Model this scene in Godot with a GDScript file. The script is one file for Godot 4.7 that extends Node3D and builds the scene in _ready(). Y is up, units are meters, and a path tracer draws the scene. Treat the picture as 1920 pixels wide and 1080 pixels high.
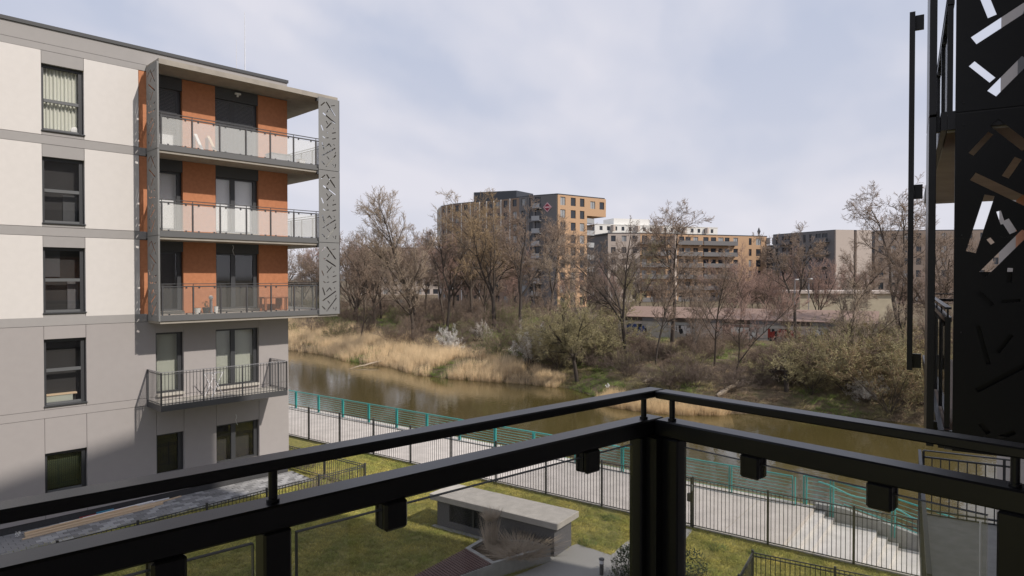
extends Node3D

var M := {}
var cubes := {}
var taken := {}
var rng := RandomNumberGenerator.new()

# ---------------------------------------------------------------- helpers
func numbered(called: String) -> String:
	if not taken.has(called):
		taken[called] = 0
		return called
	taken[called] += 1
	return "%s_%03d" % [called, taken[called]]

func thing(called: String, label: String, category: String, at := Vector3.ZERO, turn := 0.0, group := "") -> Node3D:
	var o := Node3D.new()
	o.name = numbered(called)
	add_child(o)
	o.position = at
	o.rotation.y = turn
	o.set_meta("label", label)
	o.set_meta("category", category)
	if group != "":
		o.set_meta("group", group)
	return o

func tag(o: Node3D, label: String, category: String, group := "") -> Node3D:
	o.set_meta("label", label)
	o.set_meta("category", category)
	if group != "":
		o.set_meta("group", group)
	return o

func structure(o: Node3D, label := "") -> Node3D:
	o.set_meta("kind", "structure")
	if label != "":
		o.set_meta("label", label)
	return o

func stuff(o: Node3D) -> Node3D:
	o.set_meta("kind", "stuff")
	return o

func group_part(parent: Node3D, called: String) -> Node3D:
	var o := Node3D.new()
	o.name = called
	parent.add_child(o, true)
	return o

func part(parent: Node3D, called: String, mesh: Mesh, mat: Material, t := Transform3D()) -> MeshInstance3D:
	var o := MeshInstance3D.new()
	o.mesh = mesh
	o.name = numbered(called) if parent == self else called
	o.material_override = mat
	o.transform = t
	parent.add_child(o, true)
	return o

func cube(size: Vector3, bevel := 0.0) -> Mesh:
	var key := "%.4f %.4f %.4f %.4f" % [size.x, size.y, size.z, bevel]
	if not cubes.has(key):
		if bevel <= 0.0:
			var b := BoxMesh.new()
			b.size = size
			cubes[key] = b
		else:
			cubes[key] = bevelled(size, bevel)
	return cubes[key]

# a box whose twelve edges are cut at 45 degrees
func bevelled(size: Vector3, c: float) -> ArrayMesh:
	var st := SurfaceTool.new()
	st.begin(Mesh.PRIMITIVE_TRIANGLES)
	var h := size * 0.5
	var ax := [Vector3.RIGHT, Vector3.UP, Vector3.BACK]
	for a in 3:
		var b := (a + 1) % 3
		var d := (a + 2) % 3
		for s in [-1.0, 1.0]:
			var o: Vector3 = ax[a] * (h[a] * s)
			var u: Vector3 = ax[b] * (h[b] - c)
			var v: Vector3 = ax[d] * (h[d] - c)
			face(st, o - u - v, o + u - v, o + u + v, o - u + v, ax[a] * s)
	for a in 3:
		var b := (a + 1) % 3
		var d := (a + 2) % 3
		for s in [-1.0, 1.0]:
			for t in [-1.0, 1.0]:
				var w: Vector3 = ax[d] * (h[d] - c)
				var p: Vector3 = ax[a] * (h[a] * s) + ax[b] * ((h[b] - c) * t)
				var q: Vector3 = ax[a] * ((h[a] - c) * s) + ax[b] * (h[b] * t)
				face(st, p - w, q - w, q + w, p + w, (ax[a] * s + ax[b] * t).normalized())
	for x in [-1.0, 1.0]:
		for y in [-1.0, 1.0]:
			for z in [-1.0, 1.0]:
				var n := Vector3(x, y, z)
				var p0 := Vector3(h.x * x, (h.y - c) * y, (h.z - c) * z)
				var p1 := Vector3((h.x - c) * x, h.y * y, (h.z - c) * z)
				var p2 := Vector3((h.x - c) * x, (h.y - c) * y, h.z * z)
				tri(st, p0, p1, p2, n.normalized())
	return st.commit()

func tri(st: SurfaceTool, a: Vector3, b: Vector3, c: Vector3, n: Vector3) -> void:
	if (b - a).cross(c - a).dot(n) > 0.0:
		var t := b
		b = c
		c = t
	for p in [a, b, c]:
		st.set_normal(n)
		st.add_vertex(p)

func face(st: SurfaceTool, a: Vector3, b: Vector3, c: Vector3, d: Vector3, n: Vector3) -> void:
	tri(st, a, b, c, n)
	tri(st, a, c, d, n)

# a box between two corners, in the parent's own axes
func box(parent: Node3D, called: String, mat: Material, a: Vector3, b: Vector3, bevel := 0.0) -> MeshInstance3D:
	var lo := Vector3(minf(a.x, b.x), minf(a.y, b.y), minf(a.z, b.z))
	var hi := Vector3(maxf(a.x, b.x), maxf(a.y, b.y), maxf(a.z, b.z))
	return part(parent, called, cube(hi - lo, bevel), mat, Transform3D(Basis(), (lo + hi) * 0.5))

# a bar of rectangular section from a to b
func bar(parent: Node3D, called: String, mat: Material, a: Vector3, b: Vector3, w: float, h: float, bevel := 0.0) -> MeshInstance3D:
	var d := b - a
	var x := d.normalized()
	var up := Vector3.UP if absf(x.y) < 0.95 else Vector3.BACK
	var z := x.cross(up).normalized()
	var y := z.cross(x)
	return part(parent, called, cube(Vector3(snappedf(d.length(), 0.001), h, w), bevel), mat, Transform3D(Basis(x, y, z), (a + b) * 0.5))

func put_box(st: SurfaceTool, a: Vector3, b: Vector3) -> void:
	var lo := Vector3(minf(a.x, b.x), minf(a.y, b.y), minf(a.z, b.z))
	var hi := Vector3(maxf(a.x, b.x), maxf(a.y, b.y), maxf(a.z, b.z))
	st.append_from(cube(hi - lo), 0, Transform3D(Basis(), (lo + hi) * 0.5))

func tool() -> SurfaceTool:
	var st := SurfaceTool.new()
	st.begin(Mesh.PRIMITIVE_TRIANGLES)
	return st

# upright prism over a plan outline (x, z), y from lo to hi
func prism(outline: PackedVector2Array, lo: float, hi: float, bottom := true) -> ArrayMesh:
	var st := tool()
	var n := outline.size()
	var mid := Vector2.ZERO
	for p in outline:
		mid += p / n
	for i in n:
		var a := outline[i]
		var b := outline[(i + 1) % n]
		var nn := Vector2(b.y - a.y, a.x - b.x).normalized()
		if Geometry2D.is_point_in_polygon((a + b) * 0.5 + nn * 0.01, outline):
			nn = -nn
		face(st, Vector3(a.x, lo, a.y), Vector3(b.x, lo, b.y), Vector3(b.x, hi, b.y), Vector3(a.x, hi, a.y), Vector3(nn.x, 0, nn.y))
	var t := Geometry2D.triangulate_polygon(outline)
	for i in range(0, t.size(), 3):
		var a := outline[t[i]]
		var b := outline[t[i + 1]]
		var c := outline[t[i + 2]]
		tri(st, Vector3(a.x, hi, a.y), Vector3(b.x, hi, b.y), Vector3(c.x, hi, c.y), Vector3.UP)
		if bottom:
			tri(st, Vector3(a.x, lo, a.y), Vector3(b.x, lo, b.y), Vector3(c.x, lo, c.y), Vector3.DOWN)
	return st.commit()

func sheet(outline: PackedVector2Array, y: float) -> ArrayMesh:
	var st := tool()
	var t := Geometry2D.triangulate_polygon(outline)
	for i in range(0, t.size(), 3):
		var a := outline[t[i]]
		var b := outline[t[i + 1]]
		var c := outline[t[i + 2]]
		tri(st, Vector3(a.x, y, a.y), Vector3(b.x, y, b.y), Vector3(c.x, y, c.y), Vector3.UP)
	return st.commit()

# a plate with slots cut through it, lying in the xy plane from (0,0) to size, thickness t about z = 0; slots are [x0, y0, x1, y1, width].
# The plate is sliced into level strips at every corner and crossing of the slots, and each strip into the trapezoids between them.
func perforated(size: Vector2, t: float, slots: Array) -> Mesh:
	var polys := []
	var ys := [0.0, size.y]
	for s in slots:
		var a := Vector2(s[0], s[1])
		var b := Vector2(s[2], s[3])
		var d := (b - a).normalized()
		var w: Vector2 = d.orthogonal() * s[4] * 0.5
		var e: Vector2 = d * s[4] * 0.3
		polys.append([a - e - w, b + e - w, b + e + w, a - e + w])
	for i in polys.size():
		for p in polys[i]:
			ys.append(p.y)
		for j in i:
			for k in 4:
				for l in 4:
					var x = Geometry2D.segment_intersects_segment(polys[i][k], polys[i][(k + 1) % 4], polys[j][l], polys[j][(l + 1) % 4])
					if x != null:
						ys.append(x.y)
	ys.sort()
	var st := tool()
	var hz := t * 0.5
	for n in ys.size() - 1:
		var y0: float = clampf(ys[n], 0.0, size.y)
		var y1: float = clampf(ys[n + 1], 0.0, size.y)
		if y1 - y0 < 0.0005:
			continue
		var ym := (y0 + y1) * 0.5
		var cuts := []
		for p in polys:
			var hit := []
			for k in 4:
				var a: Vector2 = p[k]
				var b: Vector2 = p[(k + 1) % 4]
				if (a.y > ym) != (b.y > ym):
					var m := (b.x - a.x) / (b.y - a.y)
					hit.append([a.x + m * (ym - a.y), a.x + m * (y0 - a.y), a.x + m * (y1 - a.y)])
			if hit.size() == 2:
				if hit[0][0] > hit[1][0]:
					hit.reverse()
				cuts.append(hit)
		cuts.sort_custom(func(q, r): return q[0][0] < r[0][0])
		var left := [0.0, 0.0, 0.0]
		var at := 0
		while at <= cuts.size():
			var right := [size.x, size.x, size.x]
			if at < cuts.size():
				right = cuts[at][0]
			if right[0] > left[0] + 0.0002:
				var a := Vector3(maxf(left[1], 0.0), y0, 0)
				var b := Vector3(minf(right[1], size.x), y0, 0)
				var c := Vector3(minf(right[2], size.x), y1, 0)
				var d := Vector3(maxf(left[2], 0.0), y1, 0)
				var z := Vector3(0, 0, hz)
				face(st, a + z, b + z, c + z, d + z, Vector3.BACK)
				face(st, a - z, b - z, c - z, d - z, Vector3.FORWARD)
				face(st, a + z, d + z, d - z, a - z, Vector3(-(d.y - a.y), d.x - a.x, 0).normalized())
				face(st, b + z, c + z, c - z, b - z, Vector3(c.y - b.y, -(c.x - b.x), 0).normalized())
			if at < cuts.size() and cuts[at][1][0] > left[0]:
				left = cuts[at][1]
			at += 1
	return st.commit()

# ---------------------------------------------------------------- materials
func lin(r: float, g: float, b: float) -> Color:
	return Color(r, g, b).linear_to_srgb()

func ntex(freq: float, lo: Color, hi: Color, sd: int, octaves := 4, size := 512, kind := FastNoiseLite.TYPE_SIMPLEX_SMOOTH, mid = null) -> NoiseTexture2D:
	var n := FastNoiseLite.new()
	n.noise_type = kind
	n.seed = sd
	n.frequency = freq
	n.fractal_octaves = octaves
	var g := Gradient.new()
	g.set_color(0, lo)
	g.set_color(1, hi)
	if mid != null:
		g.add_point(0.5, mid)
	var t := NoiseTexture2D.new()
	t.width = size
	t.height = size
	t.seamless = true
	t.noise = n
	t.color_ramp = g
	return t

func ntex_normal(freq: float, sd: int, strength: float, octaves := 3, size := 512) -> NoiseTexture2D:
	var n := FastNoiseLite.new()
	n.seed = sd
	n.frequency = freq
	n.fractal_octaves = octaves
	var t := NoiseTexture2D.new()
	t.width = size
	t.height = size
	t.seamless = true
	t.as_normal_map = true
	t.bump_strength = strength
	t.noise = n
	return t

func plain(called: String, c: Color, rough := 0.6, metal := 0.0, spec := 0.5) -> StandardMaterial3D:
	var m := StandardMaterial3D.new()
	m.resource_name = called
	m.albedo_color = c
	m.roughness = rough
	m.metallic = metal
	m.metallic_specular = spec
	M[called] = m
	return m

func grained(called: String, c: Color, tex: Texture2D, scale: float, rough := 0.8, bump: Texture2D = null, bump_cm := 0.0) -> StandardMaterial3D:
	var m := plain(called, c, rough)
	m.albedo_texture = tex
	m.uv1_triplanar = true
	m.uv1_world_triplanar = true
	m.uv1_scale = Vector3.ONE * scale
	if bump:
		m.heightmap_enabled = true
		m.heightmap_texture = bump
		m.heightmap_scale = bump_cm
	return m

func glass(called: String, c: Color, alpha: float) -> StandardMaterial3D:
	var m := plain(called, Color(c.r, c.g, c.b, alpha), 0.02)
	m.transparency = BaseMaterial3D.TRANSPARENCY_ALPHA
	return m

func materials() -> void:
	var fine := ntex(0.03, lin(0.95, 0.95, 0.95), lin(1, 1, 1), 3, 5)
	var grit := ntex(0.2, lin(0.8, 0.8, 0.8), lin(1, 1, 1), 4, 3)
	var blot := ntex(0.008, lin(0.78, 0.78, 0.78), lin(1, 1, 1), 9, 5)
	var rough_t := ntex(0.05, lin(0.7, 0.7, 0.7), lin(1, 1, 1), 21, 4)
	grained("render_white", lin(0.66, 0.63, 0.61), fine, 0.2, 0.9, grit, 0.12)
	grained("render_grey", lin(0.345, 0.33, 0.325), fine, 0.2, 0.9, grit, 0.12)
	grained("render_lower", lin(0.365, 0.34, 0.335), fine, 0.17, 0.9, grit, 0.12)
	grained("render_dark", lin(0.075, 0.077, 0.082), fine, 0.4, 0.85)
	grained("render_orange", lin(0.52, 0.215, 0.105), ntex(0.02, lin(0.8, 0.78, 0.76), lin(1, 1, 1), 5, 5), 0.5, 0.85)
	grained("plinth", lin(0.06, 0.06, 0.063), rough_t, 0.6, 0.9)
	grained("core", lin(0.035, 0.034, 0.034), fine, 0.3, 0.95)
	plain("frame_dark", lin(0.045, 0.047, 0.052), 0.45)
	plain("frame_grey", lin(0.12, 0.125, 0.13), 0.45)
	plain("coping", lin(0.05, 0.052, 0.056), 0.4)
	plain("screen_grey", lin(0.2, 0.2, 0.198), 0.5)
	grained("bunker_wall", lin(0.12, 0.118, 0.125), fine, 0.4, 0.9)
	plain("rail_grey", lin(0.062, 0.063, 0.067), 0.45)
	plain("fascia_grey", lin(0.115, 0.116, 0.118), 0.5)
	plain("bar_dark", lin(0.045, 0.045, 0.047), 0.45)
	grained("soffit", lin(0.38, 0.345, 0.3), blot, 0.5, 0.9, rough_t, 0.3)
	grained("concrete", lin(0.5, 0.47, 0.42), blot, 0.6, 0.9, rough_t, 0.3)
	grained("concrete_grey", lin(0.4, 0.4, 0.38), blot, 0.8, 0.9, rough_t, 0.3)
	grained("path", lin(0.64, 0.59, 0.545), blot, 0.25, 0.92, rough_t, 0.3)
	grained("steps", lin(0.74, 0.71, 0.67), blot, 0.3, 0.92)
	grained("pavement", lin(0.36, 0.355, 0.335), rough_t, 1.2, 0.92)
	for i in 4:
		var v: float = [0.22, 0.28, 0.35, 0.44][i]
		grained("paver%d" % i, lin(v, v, v * 1.01), rough_t, 2.0, 0.9)
	glass("pane", lin(0.02, 0.022, 0.024), 0.03)
	glass("sky_sheen_glass", lin(0.75, 0.76, 0.74), 0.3)  # whitish tint stands in for sky reflected in the upper balcony panes
	glass("clear", lin(0.3, 0.31, 0.3), 0.1)
	glass("own_glass", lin(0.05, 0.056, 0.03), 0.14)
	plain("glass_edge", lin(0.1, 0.11, 0.115), 0.6)
	plain("door_backing", lin(0.8, 0.82, 0.84), 0.8)  # white sheet behind upper doors, its brightness imitates sky mirrored in the glass
	plain("blind_pale", lin(0.4, 0.42, 0.36), 0.8)
	plain("curtain", lin(0.7, 0.71, 0.64), 0.9)
	plain("shutter", lin(0.075, 0.078, 0.088), 0.5)
	plain("black_metal", lin(0.006, 0.0062, 0.008), 0.38, 0.0, 0.42)
	plain("black_panel", lin(0.005, 0.0052, 0.006), 0.5, 0.0, 0.35)
	for k in ["black_metal", "black_panel"]:
		M[k].roughness = 1.0
		M[k].roughness_texture = ntex(0.08, Color(0.26, 0.26, 0.26), Color(0.37, 0.37, 0.37), 81, 5)
		M[k].uv1_triplanar = true
		M[k].uv1_scale = Vector3.ONE * 9.0
	plain("far_panel", lin(0.03, 0.031, 0.035), 0.5)
	plain("rubber", lin(0.008, 0.008, 0.009), 0.7)
	plain("teal", lin(0.04, 0.34, 0.32), 0.4)
	plain("teal_wire", lin(0.12, 0.5, 0.47), 0.35)
	grained("wood_red", lin(0.15, 0.085, 0.08), ntex(0.02, lin(0.7, 0.7, 0.7), lin(1, 1, 1), 44, 4), 3.0, 0.75)
	grained("wood_pale", lin(0.74, 0.57, 0.39), ntex(0.02, lin(0.75, 0.72, 0.7), lin(1, 1, 1), 45, 4), 3.0, 0.8)
	grained("wood_orange", lin(0.36, 0.12, 0.045), ntex(0.02, lin(0.75, 0.72, 0.7), lin(1, 1, 1), 46, 4), 3.0, 0.7)
	plain("pvc_white", lin(0.75, 0.75, 0.77), 0.4)
	plain("pipe_red", lin(0.28, 0.03, 0.025), 0.5)
	plain("pipe_blue", lin(0.03, 0.2, 0.32), 0.5)
	plain("white_paint", lin(0.75, 0.75, 0.73), 0.5)
	plain("steel", lin(0.4, 0.4, 0.42), 0.35, 0.6)
	# ground, bank, plants
	var lawn_t := ntex(0.02, lin(0.14, 0.14, 0.035), lin(0.29, 0.25, 0.075), 31, 5, 1024)
	grained("lawn", Color.WHITE, lawn_t, 0.22, 1.0, rough_t, 1.0)
	var bank_t := ntex(0.012, lin(0.085, 0.063, 0.038), lin(0.1, 0.115, 0.036), 33, 6, 1024, FastNoiseLite.TYPE_SIMPLEX_SMOOTH, lin(0.15, 0.112, 0.07))
	grained("bank", Color.WHITE, bank_t, 0.06, 1.0, rough_t, 3.0)
	grained("soil", lin(0.1, 0.07, 0.045), rough_t, 2.0, 1.0)
	for d in [["bark", 0.1, 0.078, 0.061], ["bark_dark", 0.075, 0.06, 0.05], ["bark_pale", 0.27, 0.225, 0.18], ["driftwood", 0.45, 0.37, 0.28]]:
		grained(d[0], lin(d[1], d[2], d[3]), rough_t, 0.7, 0.95)
	for d in [["twig_brown", 0.27, 0.2, 0.15], ["twig_mid", 0.35, 0.275, 0.205], ["twig_red", 0.33, 0.22, 0.18], ["twig_tan", 0.34, 0.245, 0.145], ["twig_olive", 0.31, 0.265, 0.15], ["twig_dark", 0.19, 0.145, 0.115], ["twig_pale", 0.44, 0.36, 0.27]]:
		plain(d[0], lin(d[1], d[2], d[3]), 0.95)
	for d in [["leaf_green", 0.14, 0.19, 0.045], ["leaf_olive", 0.29, 0.26, 0.125], ["leaf_dark", 0.045, 0.06, 0.03], ["blossom", 0.8, 0.78, 0.74]]:
		var lm := plain(d[0], lin(d[1], d[2], d[3]), 0.8)
		lm.backlight_enabled = true
		lm.backlight = lin(d[1] * 0.4, d[2] * 0.4, d[3] * 0.4)
	var vc := plain("blades", Color.WHITE, 0.95)
	vc.vertex_color_use_as_albedo = true
	# water: brown and murky, with ripples
	var w := plain("water", lin(0.076, 0.06, 0.021), 0.03, 0.0, 0.62)
	w.normal_enabled = true
	w.normal_texture = ntex_normal(0.012, 71, 6.0, 4, 1024)
	w.normal_scale = 0.1
	w.uv1_triplanar = true
	w.uv1_world_triplanar = true
	w.uv1_scale = Vector3(0.16, 0.16, 0.16)
	# far buildings
	grained("brick_brown", lin(0.35, 0.255, 0.195), ntex(0.09, lin(0.62, 0.6, 0.58), lin(1, 1, 1), 51, 3), 0.12, 0.9)
	grained("brick_orange", lin(0.58, 0.385, 0.24), ntex(0.09, lin(0.66, 0.62, 0.58), lin(1, 1, 1), 52, 3), 0.12, 0.9)
	grained("far_grey", lin(0.17, 0.165, 0.168), fine, 0.1, 0.9)
	grained("far_taupe", lin(0.5, 0.43, 0.38), fine, 0.1, 0.9)
	grained("far_white", lin(0.74, 0.73, 0.7), fine, 0.1, 0.9)
	grained("far_brown", lin(0.27, 0.215, 0.18), fine, 0.1, 0.9)
	plain("far_black", lin(0.03, 0.035, 0.045), 0.3)
	plain("far_pane", lin(0.035, 0.04, 0.05), 0.08)
	plain("far_pane_pale", lin(0.32, 0.33, 0.34), 0.2)
	plain("far_rail", lin(0.35, 0.36, 0.37), 0.3)
	plain("sign_red", lin(0.28, 0.02, 0.05), 0.5)
	plain("sign_pink", lin(0.7, 0.45, 0.48), 0.5)
	grained("roof_rust", lin(0.29, 0.2, 0.16), rough_t, 0.5, 0.95)
	grained("wall_cream", lin(0.48, 0.42, 0.31), blot, 0.3, 0.95)

# ---------------------------------------------------------------- camera, sky, sun
func lighting() -> void:
	var cam := Camera3D.new()
	cam.name = "camera"
	cam.fov = rad_to_deg(2.0 * atan(540.0 / 1240.0))
	cam.position = Vector3(0, 8, 0)
	cam.rotation_degrees = Vector3(-0.83, -41.2, 0)
	cam.near = 0.05
	cam.far = 4000.0
	add_child(cam)
	cam.current = true
	var env := Environment.new()
	env.background_mode = Environment.BG_SKY
	env.tonemap_mode = Environment.TONE_MAPPER_LINEAR
	env.tonemap_exposure = 1.0
	env.sdfgi_enabled = true
	env.ssao_enabled = true
	env.ssil_enabled = true
	var sky := Sky.new()
	var pano := PanoramaSkyMaterial.new()
	pano.panorama = sky_picture()
	sky.sky_material = pano
	env.sky = sky
	var we := WorldEnvironment.new()
	we.name = "environment"
	we.environment = env
	add_child(we)
	var sun := DirectionalLight3D.new()
	sun.name = "sun"
	sun.light_energy = 1.2
	sun.light_color = Color(1.0, 0.965, 0.92)
	sun.light_angular_distance = 1.0
	sun.shadow_enabled = true
	add_child(sun)
	sun.look_at_from_position(Vector3(0.376, 0.95, 0.971) * 50.0, Vector3.ZERO)

# thin high cloud over pale blue, the same all the way round
func sky_picture() -> ImageTexture:
	var w := 1024
	var h := 512
	var im := Image.create(w, h, false, Image.FORMAT_RGBF)
	var a := FastNoiseLite.new()
	a.seed = 12
	a.frequency = 0.55
	a.fractal_octaves = 5
	a.domain_warp_enabled = true
	a.domain_warp_amplitude = 0.5
	a.domain_warp_frequency = 0.6
	var b := FastNoiseLite.new()
	b.seed = 40
	b.frequency = 1.6
	b.fractal_octaves = 5
	for j in h:
		var el := (0.5 - (j + 0.5) / h) * PI
		var y := sin(el)
		for i in w:
			if y < 0.0:
				im.set_pixel(i, j, Color(0.2, 0.19, 0.17))
				continue
			var az := ((i + 0.5) / w - 0.5) * TAU
			var d := Vector3(sin(az) * cos(el), y, -cos(az) * cos(el))
			var p := Vector2(d.x, d.z) / (y + 0.16)
			var q := p.rotated(0.5) * Vector2(0.75, 1.5)
			var c := a.get_noise_2d(q.x, q.y) * 1.2 + b.get_noise_2d(q.x, q.y) * 0.35 + 0.45
			c = clampf(c + 0.1, 0.0, 1.0)
			var air := Vector3(0.43, 0.5, 0.67).lerp(Vector3(0.67, 0.685, 0.78), pow(1.0 - y, 2.2))
			air = air.lerp(Vector3(0.77, 0.765, 0.815), pow(1.0 - y, 12.0))
			var cloud := Vector3(0.78, 0.77, 0.84)
			var k := air.lerp(cloud, c * 0.85)
			im.set_pixel(i, j, Color(k.x, k.y, k.z))
	return ImageTexture.create_from_image(im)

# ---------------------------------------------------------------- the block on the left
const SLOTS := [[865, 105, 935, 215, 10], [820, 145, 850, 110, 8], [905, 130, 935, 120, 5], [868, 198, 882, 172, 7], [838, 213, 935, 285, 10], [865, 345, 905, 290, 8], [862, 283, 876, 308, 6], [918, 345, 924, 335, 5], [870, 380, 873, 398, 6], [913, 386, 940, 375, 7], [913, 441, 940, 430, 7], [835, 430, 850, 442, 6], [863, 439, 882, 435, 5], [828, 490, 845, 555, 9], [860, 525, 884, 492, 8], [886, 490, 902, 515, 7], [924, 488, 930, 498, 5], [830, 610, 935, 525, 9], [860, 710, 940, 590, 9], [870, 615, 885, 637, 7], [825, 665, 848, 692, 8], [914, 678, 922, 692, 5], [940, 675, 934, 706, 6], [822, 330, 836, 372, 8], [940, 560, 934, 578, 5]]

func left_slots(size: Vector2) -> Array:
	var out := []
	for s in SLOTS:
		out.append([(s[0] - 800.0) / 168.0 * size.x, (740.0 - s[1]) / 675.0 * size.y, (s[2] - 800.0) / 168.0 * size.x, (740.0 - s[3]) / 675.0 * size.y, s[4] * 0.0055])
	return out

func window_unit(b: Node3D, x0: float, x1: float, y0: float, y1: float, rail_y: float, called := "window") -> Node3D:
	var w := group_part(b, called)
	var z0 := -0.2
	var z1 := -0.13
	var f := 0.075
	box(w, "frame", M.frame_dark, Vector3(x0 + 0.004, y0, z0), Vector3(x0 + f, y1, z1))
	box(w, "frame", M.frame_dark, Vector3(x1 - f - 0.05, y0, z0), Vector3(x1 - 0.004, y1, z1))
	box(w, "frame", M.frame_dark, Vector3(x0 + f, y1 - f - 0.03, z0), Vector3(x1 - f - 0.05, y1 - 0.003, z1 - 0.002))
	box(w, "frame", M.frame_grey, Vector3(x0 + f, y0, z0), Vector3(x1 - f - 0.05, y0 + f, z1 + 0.004))
	if rail_y > 0.0:
		box(w, "transom", M.frame_grey, Vector3(x0 + f, rail_y - 0.05, z0 + 0.005), Vector3(x1 - f - 0.05, rail_y + 0.05, z1 + 0.012))
	box(w, "pane", M.pane, Vector3(x0 + f - 0.01, y0 + f - 0.01, z0 + 0.03), Vector3(x1 - f - 0.04, y1 - f - 0.02, z0 + 0.042))
	box(w, "sill", M.coping, Vector3(x0 - 0.02, y0 - 0.045, -0.12), Vector3(x1 + 0.03, y0 - 0.003, 0.045), 0.006)
	return w

func door_unit(b: Node3D, x0: float, x1: float, y0: float, y1: float, leaves: int, inside: Material) -> Node3D:
	var w := group_part(b, "balcony_door")
	var z0 := -0.22
	var z1 := -0.14
	var f := 0.07
	box(w, "frame", M.frame_dark, Vector3(x0 + 0.004, y0, z0), Vector3(x0 + f, y1 - 0.003, z1))
	box(w, "frame", M.frame_dark, Vector3(x1 - f - 0.1, y0, z0), Vector3(x1 - 0.004, y1 - 0.003, z1))
	box(w, "frame", M.frame_dark, Vector3(x0 + f, y1 - f, z0), Vector3(x1 - f - 0.1, y1 - 0.003, z1 - 0.002))
	box(w, "frame", M.frame_dark, Vector3(x0 + f, y0, z0), Vector3(x1 - f - 0.1, y0 + f, z1 - 0.002))
	if leaves == 2:
		box(w, "mullion", M.frame_dark, Vector3(x0 + 0.62, y0 + f, z0), Vector3(x0 + 0.79, y1 - f, z1 + 0.004))
		box(w, "pane", M.pane, Vector3(x0 + f, y0 + f, z0 + 0.03), Vector3(x0 + 0.62, y1 - f, z0 + 0.042))
		box(w, "pane", M.pane, Vector3(x0 + 0.79, y0 + f, z0 + 0.03), Vector3(x1 - f - 0.1, y1 - f, z0 + 0.042))
	else:
		box(w, "pane", M.pane, Vector3(x0 + f, y0 + f, z0 + 0.03), Vector3(x1 - f - 0.1, y1 - f, z0 + 0.042))
	box(w, "threshold", M.concrete, Vector3(x0 + 0.004, y0 - 0.09, -0.28), Vector3(x1 - 0.004, y0 - 0.003, 0.1), 0.006)
	if inside:
		box(w, "door_backing", inside, Vector3(x0 + 0.02, y0 + 0.02, -0.33), Vector3(x1 - 0.02, y1 - 0.02, -0.31))  # pale blind below; on upper floors a white sheet imitating mirrored sky
	return w

func shutter(b: Node3D, x0: float, x1: float, y0: float, y1: float) -> void:
	var st := tool()
	var y := y1
	while y > y0:
		var s := tool()
		st.append_from(cube(Vector3(x1 - x0, 0.04, 0.016)), 0, Transform3D(Basis(Vector3.RIGHT, 0.25), Vector3((x0 + x1) * 0.5, y - 0.025, -0.11)))
		y -= 0.05
	stuff(part(b, "roller_shutter", st.commit(), M.shutter))

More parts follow.
